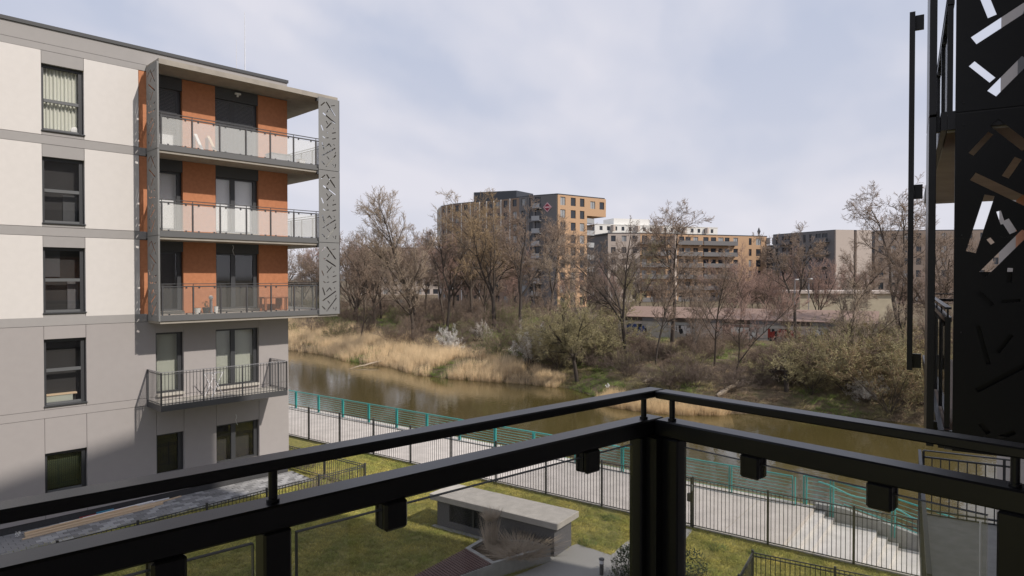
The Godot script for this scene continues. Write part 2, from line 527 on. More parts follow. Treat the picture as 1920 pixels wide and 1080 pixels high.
func glass_balcony(b: Node3D, y: float, pane_mat: Material) -> void:
	var o := group_part(b, "balcony")
	var zf := 1.2
	box(o, "slab", M.soffit, Vector3(5.74, y - 0.29, 0.0), Vector3(11.04, y - 0.06, zf))
	box(o, "slab", M.soffit, Vector3(11.043, y - 0.29, -4.0), Vector3(12.6, y - 0.06, zf - 0.002))
	box(o, "deck", M.concrete, Vector3(5.76, y - 0.058, 0.0), Vector3(11.04, y - 0.01, zf - 0.01))
	box(o, "deck", M.concrete, Vector3(11.043, y - 0.058, -4.0), Vector3(12.58, y - 0.012, zf - 0.012))
	box(o, "fascia", M.fascia_grey, Vector3(5.72, y - 0.2, zf + 0.002), Vector3(12.66, y, zf + 0.04))
	box(o, "fascia", M.fascia_grey, Vector3(12.603, y - 0.2, -4.0), Vector3(12.64, y - 0.002, zf))
	box(o, "fascia", M.fascia_grey, Vector3(5.7, y - 0.2, 0.0), Vector3(5.737, y - 0.002, zf))
	var xs := [5.82, 6.84, 7.8, 8.77, 9.72, 10.68, 11.65, 12.58]
	for x in xs:
		box(o, "post", M.rail_grey, Vector3(x - 0.022, y - 0.15, zf - 0.05), Vector3(x + 0.022, y + 0.99, zf))
		bar(o, "rail_support", M.rail_grey, Vector3(x, y + 0.985, zf - 0.025), Vector3(x, y + 1.07, zf - 0.025), 0.02, 0.02)
	box(o, "top_rail", M.rail_grey, Vector3(5.78, y + 1.068, zf - 0.052), Vector3(12.61, y + 1.092, zf + 0.002))
	box(o, "lower_rail", M.rail_grey, Vector3(5.785, y + 0.965, zf - 0.055), Vector3(12.605, y + 1.005, zf - 0.008))
	for i in 7:
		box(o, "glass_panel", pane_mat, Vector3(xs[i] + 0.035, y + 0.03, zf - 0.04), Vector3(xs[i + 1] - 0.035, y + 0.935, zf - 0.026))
		for q in [0.22, 0.78]:
			var cx: float = lerpf(xs[i], xs[i + 1], q)
			box(o, "glass_clamp", M.frame_dark, Vector3(cx - 0.025, y + 0.91, zf - 0.05), Vector3(cx + 0.025, y + 0.964, zf - 0.018))
			box(o, "glass_clamp", M.frame_dark, Vector3(cx - 0.025, y + 0.003, zf - 0.05), Vector3(cx + 0.025, y + 0.05, zf - 0.018))
	# end towards the river and the short end by the wall
	var zs := [1.15, 0.2, -0.75, -1.7, -2.65, -3.6]
	for z in zs.slice(1):
		box(o, "post", M.rail_grey, Vector3(12.56, y - 0.15, z - 0.022), Vector3(12.6, y + 0.99, z + 0.022))
	box(o, "top_rail", M.rail_grey, Vector3(12.555, y + 1.066, -4.0), Vector3(12.607, y + 1.09, zf - 0.055))
	box(o, "lower_rail", M.rail_grey, Vector3(12.558, y + 0.963, -4.0), Vector3(12.603, y + 1.003, zf - 0.057))
	for i in 5:
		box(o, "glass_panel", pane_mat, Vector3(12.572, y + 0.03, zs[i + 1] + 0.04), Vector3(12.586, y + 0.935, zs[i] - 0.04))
	box(o, "top_rail", M.rail_grey, Vector3(5.776, y + 1.066, 0.02), Vector3(5.826, y + 1.09, zf - 0.055))
	box(o, "lower_rail", M.rail_grey, Vector3(5.78, y + 0.963, 0.02), Vector3(5.824, y + 1.003, zf - 0.057))
	box(o, "post", M.rail_grey, Vector3(5.78, y - 0.15, 0.03), Vector3(5.82, y + 0.96, 0.075))
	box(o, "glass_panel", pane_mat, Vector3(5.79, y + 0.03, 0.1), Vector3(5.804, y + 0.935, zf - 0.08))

func bar_balcony(b: Node3D, x0: float, x1: float, y: float, zf: float) -> void:
	var o := group_part(b, "balcony")
	box(o, "slab", M.soffit, Vector3(x0 + 0.04, y - 0.19, 0.002), Vector3(x1 - 0.04, y - 0.06, zf - 0.04))
	box(o, "deck", M.concrete, Vector3(x0 + 0.04, y - 0.058, 0.002), Vector3(x1 - 0.04, y - 0.01, zf - 0.042))
	box(o, "fascia", M.rail_grey, Vector3(x0, y - 0.2, zf - 0.038), Vector3(x1, y, zf))
	box(o, "fascia", M.rail_grey, Vector3(x0, y - 0.2, 0.002), Vector3(x0 + 0.038, y - 0.002, zf - 0.04))
	box(o, "fascia", M.rail_grey, Vector3(x1 - 0.038, y - 0.2, 0.002), Vector3(x1, y - 0.002, zf - 0.04))
	var h := 1.13
	for p in [[Vector3(x0 + 0.02, 0, 0.02), Vector3(x0 + 0.02, 0, zf - 0.02)], [Vector3(x0 + 0.02, 0, zf - 0.02), Vector3(x1 - 0.02, 0, zf - 0.02)], [Vector3(x1 - 0.02, 0, zf - 0.02), Vector3(x1 - 0.02, 0, 0.02)]]:
		var a: Vector3 = p[0]
		var c: Vector3 = p[1]
		bar(o, "top_rail", M.steel, a + Vector3.UP * (y + h), c + Vector3.UP * (y + h), 0.04, 0.02)
		bar(o, "upper_rail", M.rail_grey, a + Vector3.UP * (y + h - 0.07), c + Vector3.UP * (y + h - 0.07), 0.03, 0.02)
		bar(o, "lower_rail", M.rail_grey, a + Vector3.UP * (y + 0.05), c + Vector3.UP * (y + 0.05), 0.03, 0.02)
		var n := int((c - a).length() / 0.115)
		for i in n + 1:
			var q := a.lerp(c, float(i) / n)
			var heavy := i == 0 or i == n or (n > 20 and i % 12 == 0)
			var wd := 0.04 if heavy else 0.016
			box(o, "post" if heavy else "bar", M.rail_grey, q + Vector3(-wd * 0.5, y + 0.002, -wd * 0.5), q + Vector3(wd * 0.5, y + h - 0.011, wd * 0.5))

func left_block() -> void:
	var b := thing("apartment_building", "pale five storey apartment block with grey bands and orange balcony walls at left", "building", Vector3(0, 0, -25.58), deg_to_rad(5.0))
	box(b, "core", M.core, Vector3(-8, 0.0, -12), Vector3(10.98, 15.98, -0.42))
	box(b, "plinth", M.plinth, Vector3(-8, 0.0, -0.42), Vector3(11.0, 0.24, -0.03))
	var zb := -0.3
	var g := 0.012
	# parapet and bands
	box(b, "parapet", M.render_grey, Vector3(-8, 15.51, zb), Vector3(11.03, 15.99, 0.0))
	box(b, "coping", M.coping, Vector3(-8, 15.993, -0.45), Vector3(11.07, 16.11, 0.045))
	box(b, "band", M.render_grey, Vector3(-8, 15.28 + g, zb), Vector3(11.03, 15.5, -0.004))
	for y in [12.3, 9.36, 6.46]:
		box(b, "band", M.render_grey, Vector3(-8, y + g, zb), Vector3(5.7, y + 0.3 - g, 0.002))
	box(b, "band", M.render_lower, Vector3(-8, 3.49 + g, zb), Vector3(11.03, 3.77 - g, 0.002))
	# panels of one bay: x, y, colour
	var rows := [[12.6, 15.28, 12.76, 14.88, 13.73], [9.66, 12.3, 9.8, 11.91, 10.84], [6.73, 9.36, 6.9, 9.01, 7.95]]
	for r in rows:
		box(b, "white_panel", M.render_white, Vector3(-8, r[0] + 0.002, zb), Vector3(2.66, r[1], 0.0))
		box(b, "white_panel", M.render_white, Vector3(3.84, r[0] + 0.002, zb), Vector3(5.48, r[1], 0.0))
		box(b, "lintel_panel", M.render_grey, Vector3(2.66 + g, r[3], zb), Vector3(3.84 - g, r[1], -0.006))
		box(b, "apron_panel", M.render_grey, Vector3(2.66 + g, r[0] + 0.002, zb), Vector3(3.84 - g, r[2] - 0.048, -0.006))
		var w := window_unit(b, 2.67, 3.83, r[2], r[3], r[4])
		# orange bay behind the balconies
		for p in [[5.492, 5.98], [6.94, 8.12], [9.8, 11.03]]:
			box(b, "orange_panel", M.render_orange, Vector3(p[0], r[0] - 0.05, zb), Vector3(p[1], r[1] - 0.01, -0.004))
		for p in [[5.98, 6.94], [8.12, 9.8]]:
			box(b, "lintel_panel", M.render_dark, Vector3(p[0] + 0.004, r[3] - 0.04, zb), Vector3(p[1] - 0.004, r[1] - 0.01, -0.012))
	# lower storeys
	box(b, "grey_panel", M.render_lower, Vector3(-8, 3.77, zb), Vector3(2.66, 6.46, 0.0))
	box(b, "grey_panel", M.render_lower, Vector3(3.84, 3.77, zb), Vector3(5.98, 6.46, 0.0))
	box(b, "grey_panel", M.render_lower, Vector3(6.93, 3.77, zb), Vector3(8.09, 6.46, 0.0))
	box(b, "grey_panel", M.render_lower, Vector3(9.78, 3.77, zb), Vector3(11.03, 6.46, 0.0))
	box(b, "lintel_panel", M.render_lower, Vector3(2.66 + g, 6.04, zb), Vector3(3.84 - g, 6.46, -0.006))
	box(b, "apron_panel", M.render_lower, Vector3(2.66 + g, 3.77, zb), Vector3(3.84 - g, 3.9 - 0.048, -0.006))
	for p in [[5.98, 6.93], [8.09, 9.78]]:
		box(b, "lintel_panel", M.render_lower, Vector3(p[0] + 0.003, 6.05, zb), Vector3(p[1] - 0.003, 6.46, -0.004))
		box(b, "lintel_panel", M.render_lower, Vector3(p[0] + g, 2.39, zb), Vector3(p[1] - g, 3.49, -0.006))
		box(b, "apron_panel", M.render_lower, Vector3(p[0] + g, 0.25, zb), Vector3(p[1] - g, 0.9 - 0.1, -0.006))
	box(b, "band", M.render_grey, Vector3(5.703, 6.46 + g, zb), Vector3(11.03, 6.66, -0.002))
	box(b, "grey_panel", M.render_lower, Vector3(-8, 0.25, zb), Vector3(2.66, 3.49, 0.0))
	box(b, "grey_panel", M.render_lower, Vector3(3.84, 0.25, zb), Vector3(5.98, 3.49, 0.0))
	box(b, "grey_panel", M.render_lower, Vector3(6.93, 0.25, zb), Vector3(8.09, 3.49, 0.0))
	box(b, "grey_panel", M.render_lower, Vector3(9.78, 0.25, zb), Vector3(11.03, 3.49, 0.0))
	box(b, "lintel_panel", M.render_lower, Vector3(2.66 + g, 2.36, zb), Vector3(3.84 - g, 3.49, -0.006))
	box(b, "apron_panel", M.render_lower, Vector3(2.66 + g, 0.25, zb), Vector3(3.84 - g, 1.03 - 0.048, -0.006))
	var w1 := window_unit(b, 2.67, 3.83, 3.9, 6.04, 5.02)
	var w0 := window_unit(b, 2.67, 3.83, 1.03, 2.36, 0.0)
	# lit corner of a room behind the first floor window
	box(w1, "shelf", M.blind_pale, Vector3(2.72, 3.95, -0.4), Vector3(3.5, 4.16, -0.26))
	box(w1, "board", M.wood_pale, Vector3(2.72, 4.17, -0.41), Vector3(3.62, 4.22, -0.24))
	# what shows dimly behind the darker windows
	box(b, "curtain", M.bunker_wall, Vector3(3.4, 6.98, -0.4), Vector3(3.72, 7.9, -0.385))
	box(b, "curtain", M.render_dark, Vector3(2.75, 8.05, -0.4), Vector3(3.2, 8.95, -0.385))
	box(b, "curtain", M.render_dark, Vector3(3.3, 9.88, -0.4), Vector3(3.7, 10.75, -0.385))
	# gathered curtains of the top window
	var cs := tool()
	for i in 60:
		var xa := 2.73 + i * 0.0172
		var za := -0.3 + 0.035 * sin(i * 1.05) + 0.012 * sin(i * 0.37)
		var zb2 := -0.3 + 0.035 * sin((i + 1) * 1.05) + 0.012 * sin((i + 1) * 0.37)
		var nn := Vector3(za - zb2, 0, 0.0172).normalized()
		face(cs, Vector3(xa, 12.8, za), Vector3(xa + 0.0172, 12.8, zb2), Vector3(xa + 0.0172, 14.84, zb2), Vector3(xa, 14.84, za), nn)
	part(b, "curtain", cs.commit(), M.curtain)
	var orb := SphereMesh.new()
	orb.radius = 0.12
	orb.height = 0.24
	part(b, "window_ornament", orb, M.white_paint, Transform3D(Basis().scaled(Vector3(1, 1, 0.2)), Vector3(3.62, 12.9, -0.235)))
	# curtain strips of the ground floor window
	var c0 := tool()
	for i in 18:
		put_box(c0, Vector3(2.75 + i * 0.055, 1.12, -0.34), Vector3(2.79 + i * 0.055, 2.3, -0.32))
	stuff(part(b, "strip_curtain", c0.commit(), M.leaf_dark))
	# doors
	door_unit(b, 5.98, 6.94, 12.69, 14.84, 1, M.door_backing)
	door_unit(b, 8.12, 9.8, 12.69, 14.84, 2, M.door_backing)
	shutter(b, 5.99, 6.78, 13.45, 14.83)
	shutter(b, 8.13, 9.64, 12.75, 14.83)
	door_unit(b, 5.98, 6.94, 9.75, 11.87, 1, M.door_backing)
	door_unit(b, 8.12, 9.8, 9.75, 11.87, 2, M.door_backing)
	door_unit(b, 5.98, 6.94, 6.82, 8.97, 1, null)
	door_unit(b, 8.12, 9.8, 6.82, 8.97, 2, null)
	door_unit(b, 5.98, 6.93, 3.86, 6.05, 1, M.blind_pale)
	door_unit(b, 8.09, 9.78, 3.86, 6.05, 2, M.blind_pale)
	door_unit(b, 5.98, 6.93, 0.9, 2.39, 1, null)
	door_unit(b, 8.09, 9.78, 0.9, 2.39, 2, null)
	# balconies, roof slab, screens
	glass_balcony(b, 12.58, M.sky_sheen_glass)  # sky reflection is put into the pane colour on these two floors
	glass_balcony(b, 9.63, M.sky_sheen_glass)
	glass_balcony(b, 6.73, M.clear)
	bar_balcony(b, 5.68, 10.26, 3.66, 1.4)
	box(b, "roof_slab", M.soffit, Vector3(5.74, 15.3, 0.003), Vector3(11.04, 15.48, 1.24))
	box(b, "roof_slab", M.soffit, Vector3(11.043, 15.3, -4.0), Vector3(12.62, 15.48, 1.238))
	var front := perforated(Vector2(0.93, 2.93), 0.006, left_slots(Vector2(0.93, 2.93)))
	var side := perforated(Vector2(1.05, 2.93), 0.006, left_slots(Vector2(1.05, 2.93)))
	for i in 3:
		var y := 6.53 + i * 2.95
		part(b, "perforated_screen", front, M.screen_grey, Transform3D(Basis(), Vector3(11.72, y, 1.27)))
		part(b, "perforated_screen", side, M.screen_grey, Transform3D(Basis(Vector3.UP, -PI / 2), Vector3(5.675, y, 0.2)))
		part(b, "perforated_screen", side, M.screen_grey, Transform3D(Basis(Vector3.UP, -PI / 2), Vector3(12.675, y, 0.2)))
		for yy in [y + 0.12, y + 2.8]:
			box(b, "screen_bracket", M.frame_dark, Vector3(11.66, yy - 0.06, 1.13), Vector3(11.73, yy + 0.06, 1.262))
			box(b, "screen_bracket", M.frame_dark, Vector3(5.68, yy - 0.06, 1.1), Vector3(5.72, yy + 0.06, 1.2))
		# folded edges of the screens
		box(b, "screen_edge", M.screen_grey, Vector3(5.672, y, 1.255), Vector3(5.73, y + 2.93, 1.262))
		box(b, "screen_edge", M.frame_dark, Vector3(12.655, y, 1.262), Vector3(12.68, y + 2.93, 1.268))
	# small things fixed to the wall and roof
	var lamp := group_part(b, "wall_lamp")
	box(lamp, "housing", M.white_paint, Vector3(8.86, 15.1, 0.0), Vector3(9.08, 15.17, 0.1), 0.01)
	box(lamp, "bracket", M.white_paint, Vector3(8.94, 15.02, 0.0), Vector3(9.0, 15.09, 0.06))
	var rod := CylinderMesh.new()
	rod.top_radius = 0.008
	rod.bottom_radius = 0.02
	rod.height = 2.6
	part(b, "lightning_rod", rod, M.pvc_white, Transform3D(Basis(), Vector3(9.55, 17.35, -0.6)))
	part(b, "lightning_rod", rod, M.pvc_white, Transform3D(Basis().scaled(Vector3(0.6, 0.55, 0.6)), Vector3(9.3, 16.8, -0.8)))
	# loose cables left hanging from the lintels
	for p in [[8.83, 2.42], [8.75, 8.99]]:
		for k in 4:
			bar(b, "loose_cable", M.pvc_white, Vector3(p[0] + 0.03 * sin(k * 2.0), p[1] + 0.3 - k * 0.1, 0.02 + 0.02 * k), Vector3(p[0] + 0.03 * sin((k + 1) * 2.0), p[1] + 0.2 - k * 0.1, 0.04 + 0.02 * k), 0.012, 0.012)
	# things on the balconies
	var bx := Transform3D(Basis(Vector3.UP, deg_to_rad(5.0)), Vector3(0, 0, -25.58))
	left_clutter(bx)
	var tb := thing("balcony_table", "small orange brown wooden table on the lowest glazed balcony at left", "table", bx * Vector3(10.12, 6.72, 0.55), deg_to_rad(5.0))
	box(tb, "table_top", M.wood_orange, Vector3(-0.5, 0.5, -0.25), Vector3(0.5, 0.55, 0.25), 0.008)
	for sx in [-1.0, 1.0]:
		for sz in [-1.0, 1.0]:
			box(tb, "leg", M.wood_orange, Vector3(0.42 * sx - 0.04, 0.0, 0.2 * sz - 0.03), Vector3(0.42 * sx + 0.04, 0.498, 0.2 * sz + 0.03))
	box(tb, "side_board", M.wood_orange, Vector3(0.2, 0.05, -0.22), Vector3(0.37, 0.495, -0.2))
	for k in 2:
		var bd := thing("leaning_board", ["pale board leaning on orange wall of top balcony, left of two", "pale board leaning on orange wall of top balcony, right of two"][k], "board", bx * Vector3([7.36, 7.83][k], 12.57, 0.42), deg_to_rad(5.0), "boards leaning on the top balcony")
		bar(bd, "plank", M.wood_pale if k == 1 else M.white_paint, Vector3(0.13, 0.01, 0.1), Vector3(0, 0.76, -0.35), 0.12, 0.03)
	for k in 4:
		var px: float = [7.2, 7.5, 7.68, 7.86][k]
		var pot := thing("flower_pot", ["pale wide pot on the lowest glazed balcony by the screen", "dark grey pot with leaves on the lowest glazed balcony", "white lantern on a stand on lowest glazed balcony", "small white pot beside the white lantern on balcony"][k], "pot", bx * Vector3(px, 6.72, 0.6), 0.0)
		var lath := CylinderMesh.new()
		lath.top_radius = [0.12, 0.13, 0.05, 0.08][k]
		lath.bottom_radius = [0.08, 0.09, 0.06, 0.06][k]
		lath.height = [0.2, 0.22, 0.5, 0.24][k]
		part(pot, "body", lath, [M.white_paint, M.frame_dark, M.steel, M.white_paint][k], Transform3D(Basis(), Vector3(0, lath.height * 0.5, 0)))
		if k == 2:
			var ball := SphereMesh.new()
			ball.radius = 0.08
			ball.height = 0.16
			part(pot, "lantern", ball, M.white_paint, Transform3D(Basis(), Vector3(0, 0.57, 0)))
		elif k == 1:
			part(pot, "plant", leaf_tuft(60, 0.2, 5), M.leaf_dark, Transform3D(Basis(), Vector3(0, 0.2, 0)))
		else:
			part(pot, "soil", cyl(lath.top_radius * 0.9, 0.01), M.soil, Transform3D(Basis(), Vector3(0, lath.height + 0.004, 0)))

func left_clutter(bx: Transform3D) -> void:
	var rack := thing("drying_rack", "white folding drying rack on the barred balcony at left", "rack", bx * Vector3(7.75, 3.652, 0.62), deg_to_rad(25.0))
	for s in [-1.0, 1.0]:
		bar(rack, "leg", M.pvc_white, Vector3(-0.25, 0.01, 0.18 * s), Vector3(0.25, 0.85, 0.18 * s), 0.02, 0.02)
		bar(rack, "leg", M.pvc_white, Vector3(0.25, 0.01, 0.2 * s), Vector3(-0.25, 0.85, 0.2 * s), 0.02, 0.02)
	for k in 6:
		bar(rack, "rung", M.pvc_white, Vector3(-0.3 + k * 0.12, 0.86, -0.22), Vector3(-0.3 + k * 0.12, 0.86, 0.22), 0.014, 0.014)
	var bx1 := thing("storage_box", "low grey storage box on the top balcony by the river end", "box", bx * Vector3(10.35, 12.572, 0.55), deg_to_rad(5.0))
	box(bx1, "body", M.steel, Vector3(-0.4, 0.0, -0.25), Vector3(0.4, 0.3, 0.25), 0.015)
	box(bx1, "lid", M.frame_grey, Vector3(-0.42, 0.302, -0.27), Vector3(0.42, 0.35, 0.27), 0.012)
	var bx2 := thing("storage_box", "white bag shaped bin on top balcony right of grey box", "box", bx * Vector3(11.2, 12.572, 0.8), deg_to_rad(5.0))
	box(bx2, "body", M.white_paint, Vector3(-0.14, 0.0, -0.14), Vector3(0.14, 0.2, 0.14), 0.04)
	box(bx2, "lid", M.pvc_white, Vector3(-0.15, 0.202, -0.15), Vector3(0.15, 0.23, 0.15), 0.01)

func cyl(r: float, h: float, seg := 16) -> CylinderMesh:
	var c := CylinderMesh.new()
	c.top_radius = r
	c.bottom_radius = r
	c.height = h
	c.radial_segments = seg
	c.rings = 1
	return c

# ---------------------------------------------------------------- our own block and its balconies on the right
const WING_SLOTS := [[0.371, 10.539, 0.423, 10.375, 0.068], [0.314, 10.175, 0.656, 10.384, 0.082], [0.292, 9.943, 0.424, 9.797, 0.058], [0.448, 9.683, 0.66, 9.915, 0.087], [0.291, 9.144, 0.418, 9.299, 0.048], [0.47, 9.384, 0.667, 9.173, 0.082], [0.544, 8.92, 0.619, 9.051, 0.058], [0.317, 8.918, 0.671, 8.688, 0.077], [0.417, 8.728, 0.294, 8.263, 0.077], [0.547, 8.506, 0.59, 8.423, 0.058], [0.493, 8.594, 0.52, 8.497, 0.034], [0.424, 8.352, 0.444, 8.323, 0.034], [0.674, 8.396, 0.388, 8.049, 0.068], [0.578, 8.081, 0.571, 7.976, 0.039], [0.361, 7.859, 0.445, 7.764, 0.039], [0.527, 7.794, 0.645, 7.806, 0.029], [0.348, 7.558, 0.426, 7.232, 0.034], [0.499, 7.342, 0.587, 7.486, 0.034], [0.353, 6.983, 0.684, 7.225, 0.044], [0.379, 6.669, 0.428, 6.602, 0.039], [0.506, 6.558, 0.614, 6.624, 0.039], [0.75, 9.2, 0.95, 8.85, 0.06], [0.8, 8.4, 0.95, 8.7, 0.06], [0.78, 7.7, 0.96, 7.95, 0.05], [0.8, 7.3, 0.92, 6.9, 0.05], [0.8, 10.2, 0.95, 9.8, 0.06], [0.4, 11.6, 0.8, 11.2, 0.07], [0.4, 12.2, 0.7, 11.9, 0.07], [0.6, 11.0, 0.9, 10.8, 0.07]]

func bar_railing(o: Node3D, a: Vector3, c: Vector3, h: float, mat: Material) -> void:
	var up := Vector3.UP
	bar(o, "top_rail", mat, a + up * h, c + up * h, 0.05, 0.02)
	bar(o, "upper_rail", mat, a + up * (h - 0.12), c + up * (h - 0.12), 0.04, 0.03)
	bar(o, "lower_rail", mat, a + up * 0.06, c + up * 0.06, 0.04, 0.03)
	var n := int((c - a).length() / 0.13)
	for i in n + 1:
		var q := a.lerp(c, float(i) / n)
		var wd := 0.04 if i % 9 == 0 else 0.018
		box(o, "post" if i % 9 == 0 else "bar", mat, q + Vector3(-wd * 0.5, 0.0, -wd * 0.5), q + Vector3(wd * 0.5, h - 0.135 if i % 9 else h - 0.011, wd * 0.5))

func own_block() -> void:
	var b := thing("apartment_block", "dark apartment block with black perforated balcony screens at right edge", "building", Vector3(7.056, 0, -2.064), deg_to_rad(18.0))
	box(b, "wall", M.render_lower, Vector3(-18, 0, 1.45), Vector3(9.85, 25.2, 15))
	# perforated end screens facing us
	for i in 2:
		var y0: float = [6.4, 9.53][i]
		var hh: float = [3.11, 3.15][i]
		var cuts := []
		for s in WING_SLOTS:
			var ym: float = (s[1] + s[3]) * 0.5
			if ym > y0 and ym < y0 + hh:
				cuts.append([s[0] - 0.16, s[1] - y0, s[2] - 0.16, s[3] - y0, s[4]])
		part(b, "perforated_screen", perforated(Vector2(0.95, hh), 0.006, cuts), M.black_panel, Transform3D(Basis(Vector3.UP, -PI / 2), Vector3(0, y0, 0.16)))
		for yy in [y0 + 0.08, y0 + 1.1, y0 + 2.0, y0 + hh - 0.1]:
			for zz in [0.22, 0.72]:
				var bolt := cyl(0.007, 0.012, 8)
				part(b, "bolt", bolt, M.black_metal, Transform3D(Basis(Vector3.BACK, PI / 2), Vector3(-0.008, yy, zz)))
		# stiffening angle behind the edge of the screen
		box(b, "screen_edge", M.black_metal, Vector3(0.004, y0, 0.161), Vector3(0.05, y0 + hh, 0.166))
	box(b, "bay_wall", M.render_orange, Vector3(0.0, 6.6, 1.41), Vector3(7.0, 9.36, 1.448))
	box(b, "bay_wall", M.render_dark, Vector3(0.0, 9.55, 1.41), Vector3(7.0, 12.4, 1.448))
	box(b, "privacy_mat", M.black_panel, Vector3(0.06, 6.42, 0.18), Vector3(0.07, 8.06, 1.36))
	# front screens, seen on edge
	for y0 in [6.42, 9.53]:
		box(b, "front_screen", M.black_metal, Vector3(0.0, y0, -0.045), Vector3(0.93, y0 + 3.09, 0.015), 0.003)
		box(b, "front_screen", M.black_metal, Vector3(6.1, y0 - 0.02, -0.2), Vector3(7.0, y0 + 3.09, -0.115), 0.003)
	for y in [6.42, 9.4, 12.36]:
		box(b, "screen_bracket", M.black_metal, Vector3(6.3, y, -0.113), Vector3(6.36, y + 0.25, 0.018))
		box(b, "screen_bracket", M.black_metal, Vector3(0.2, y, 0.018), Vector3(0.26, y + 0.2, 0.048))
	# balconies of two storeys
	for y in [6.56, 9.53]:
		var o := group_part(b, "balcony")
		box(o, "slab", M.soffit, Vector3(0.06, y - 0.17, 0.1), Vector3(7.0, y - 0.03, 1.448))
		box(o, "fascia", M.black_metal, Vector3(0.02, y - 0.15, 0.05), Vector3(7.03, y + 0.02, 0.098))
		box(o, "fascia", M.black_metal, Vector3(0.012, y - 0.15, 0.1), Vector3(0.058, y + 0.018, 1.44))
		var xs := [0.12, 1.4, 2.7, 4.0, 5.3, 6.9]
		for x in xs:
			box(o, "post", M.black_metal, Vector3(x - 0.022, y + 0.022, 0.1), Vector3(x + 0.022, y + 1.06, 0.145))
			bar(o, "rail_support", M.black_metal, Vector3(x, y + 1.06, 0.122), Vector3(x, y + 1.15, 0.122), 0.016, 0.016)
		box(o, "top_rail", M.black_metal, Vector3(0.08, y + 1.15, 0.098), Vector3(6.95, y + 1.17, 0.15))
		box(o, "lower_rail", M.black_metal, Vector3(0.08, y + 1.03, 0.096), Vector3(6.95, y + 1.075, 0.152))
		for i in 5:
			box(o, "glass_panel", M.clear, Vector3(xs[i] + 0.04, y + 0.06, 0.118), Vector3(xs[i + 1] - 0.04, y + 1.0, 0.13))
			for q in [0.25, 0.75]:
				var cx: float = lerpf(xs[i], xs[i + 1], q)
				box(o, "glass_clamp", M.rubber, Vector3(cx - 0.025, y + 0.97, 0.1), Vector3(cx + 0.025, y + 1.028, 0.148))
		box(o, "top_rail", M.black_metal, Vector3(6.9, y + 1.148, 0.152), Vector3(6.95, y + 1.168, 1.448))
		box(o, "lower_rail", M.black_metal, Vector3(6.9, y + 1.028, 0.154), Vector3(6.95, y + 1.073, 1.448))
		box(o, "glass_panel", M.clear, Vector3(6.92, y + 0.06, 0.18), Vector3(6.932, y + 1.0, 1.4))
	# the balcony one storey down, with bars
	var lo := group_part(b, "balcony")
	box(lo, "deck", M.concrete_grey, Vector3(1.0, 3.5, 0.04), Vector3(7.0, 3.64, 1.448))
	box(lo, "fascia", M.black_metal, Vector3(0.98, 3.44, 0.0), Vector3(7.04, 3.66, 0.038))
	box(lo, "fascia", M.black_metal, Vector3(7.002, 3.44, 0.04), Vector3(7.04, 3.658, 1.448))
	bar_railing(lo, Vector3(1.0, 3.66, 0.02), Vector3(7.02, 3.66, 0.02), 1.16, M.frame_dark)
	bar_railing(lo, Vector3(7.02, 3.66, 0.08), Vector3(7.02, 3.66, 1.42), 1.16, M.frame_dark)
	# slabs of the balconies above and below the camera
	box(b, "balcony_slab", M.soffit, Vector3(-9.2, 9.36, -1.5), Vector3(-5.2, 9.58, 1.448))
	box(b, "balcony_slab", M.soffit, Vector3(-9.2, 6.36, -0.7), Vector3(-6.35, 6.58, 1.448))
	var pole := thing("white_pole", "thin white pole standing on the grey lower balcony at right", "pole", Vector3(10.751, 3.642, -2.549), 0.0)
	part(pole, "shaft", cyl(0.013, 1.0, 12), M.pvc_white, Transform3D(Basis(), Vector3(0, 0.5, 0)))
	part(pole, "cap", cyl(0.016, 0.03, 12), M.white_paint, Transform3D(Basis(), Vector3(0, 1.015, 0)))

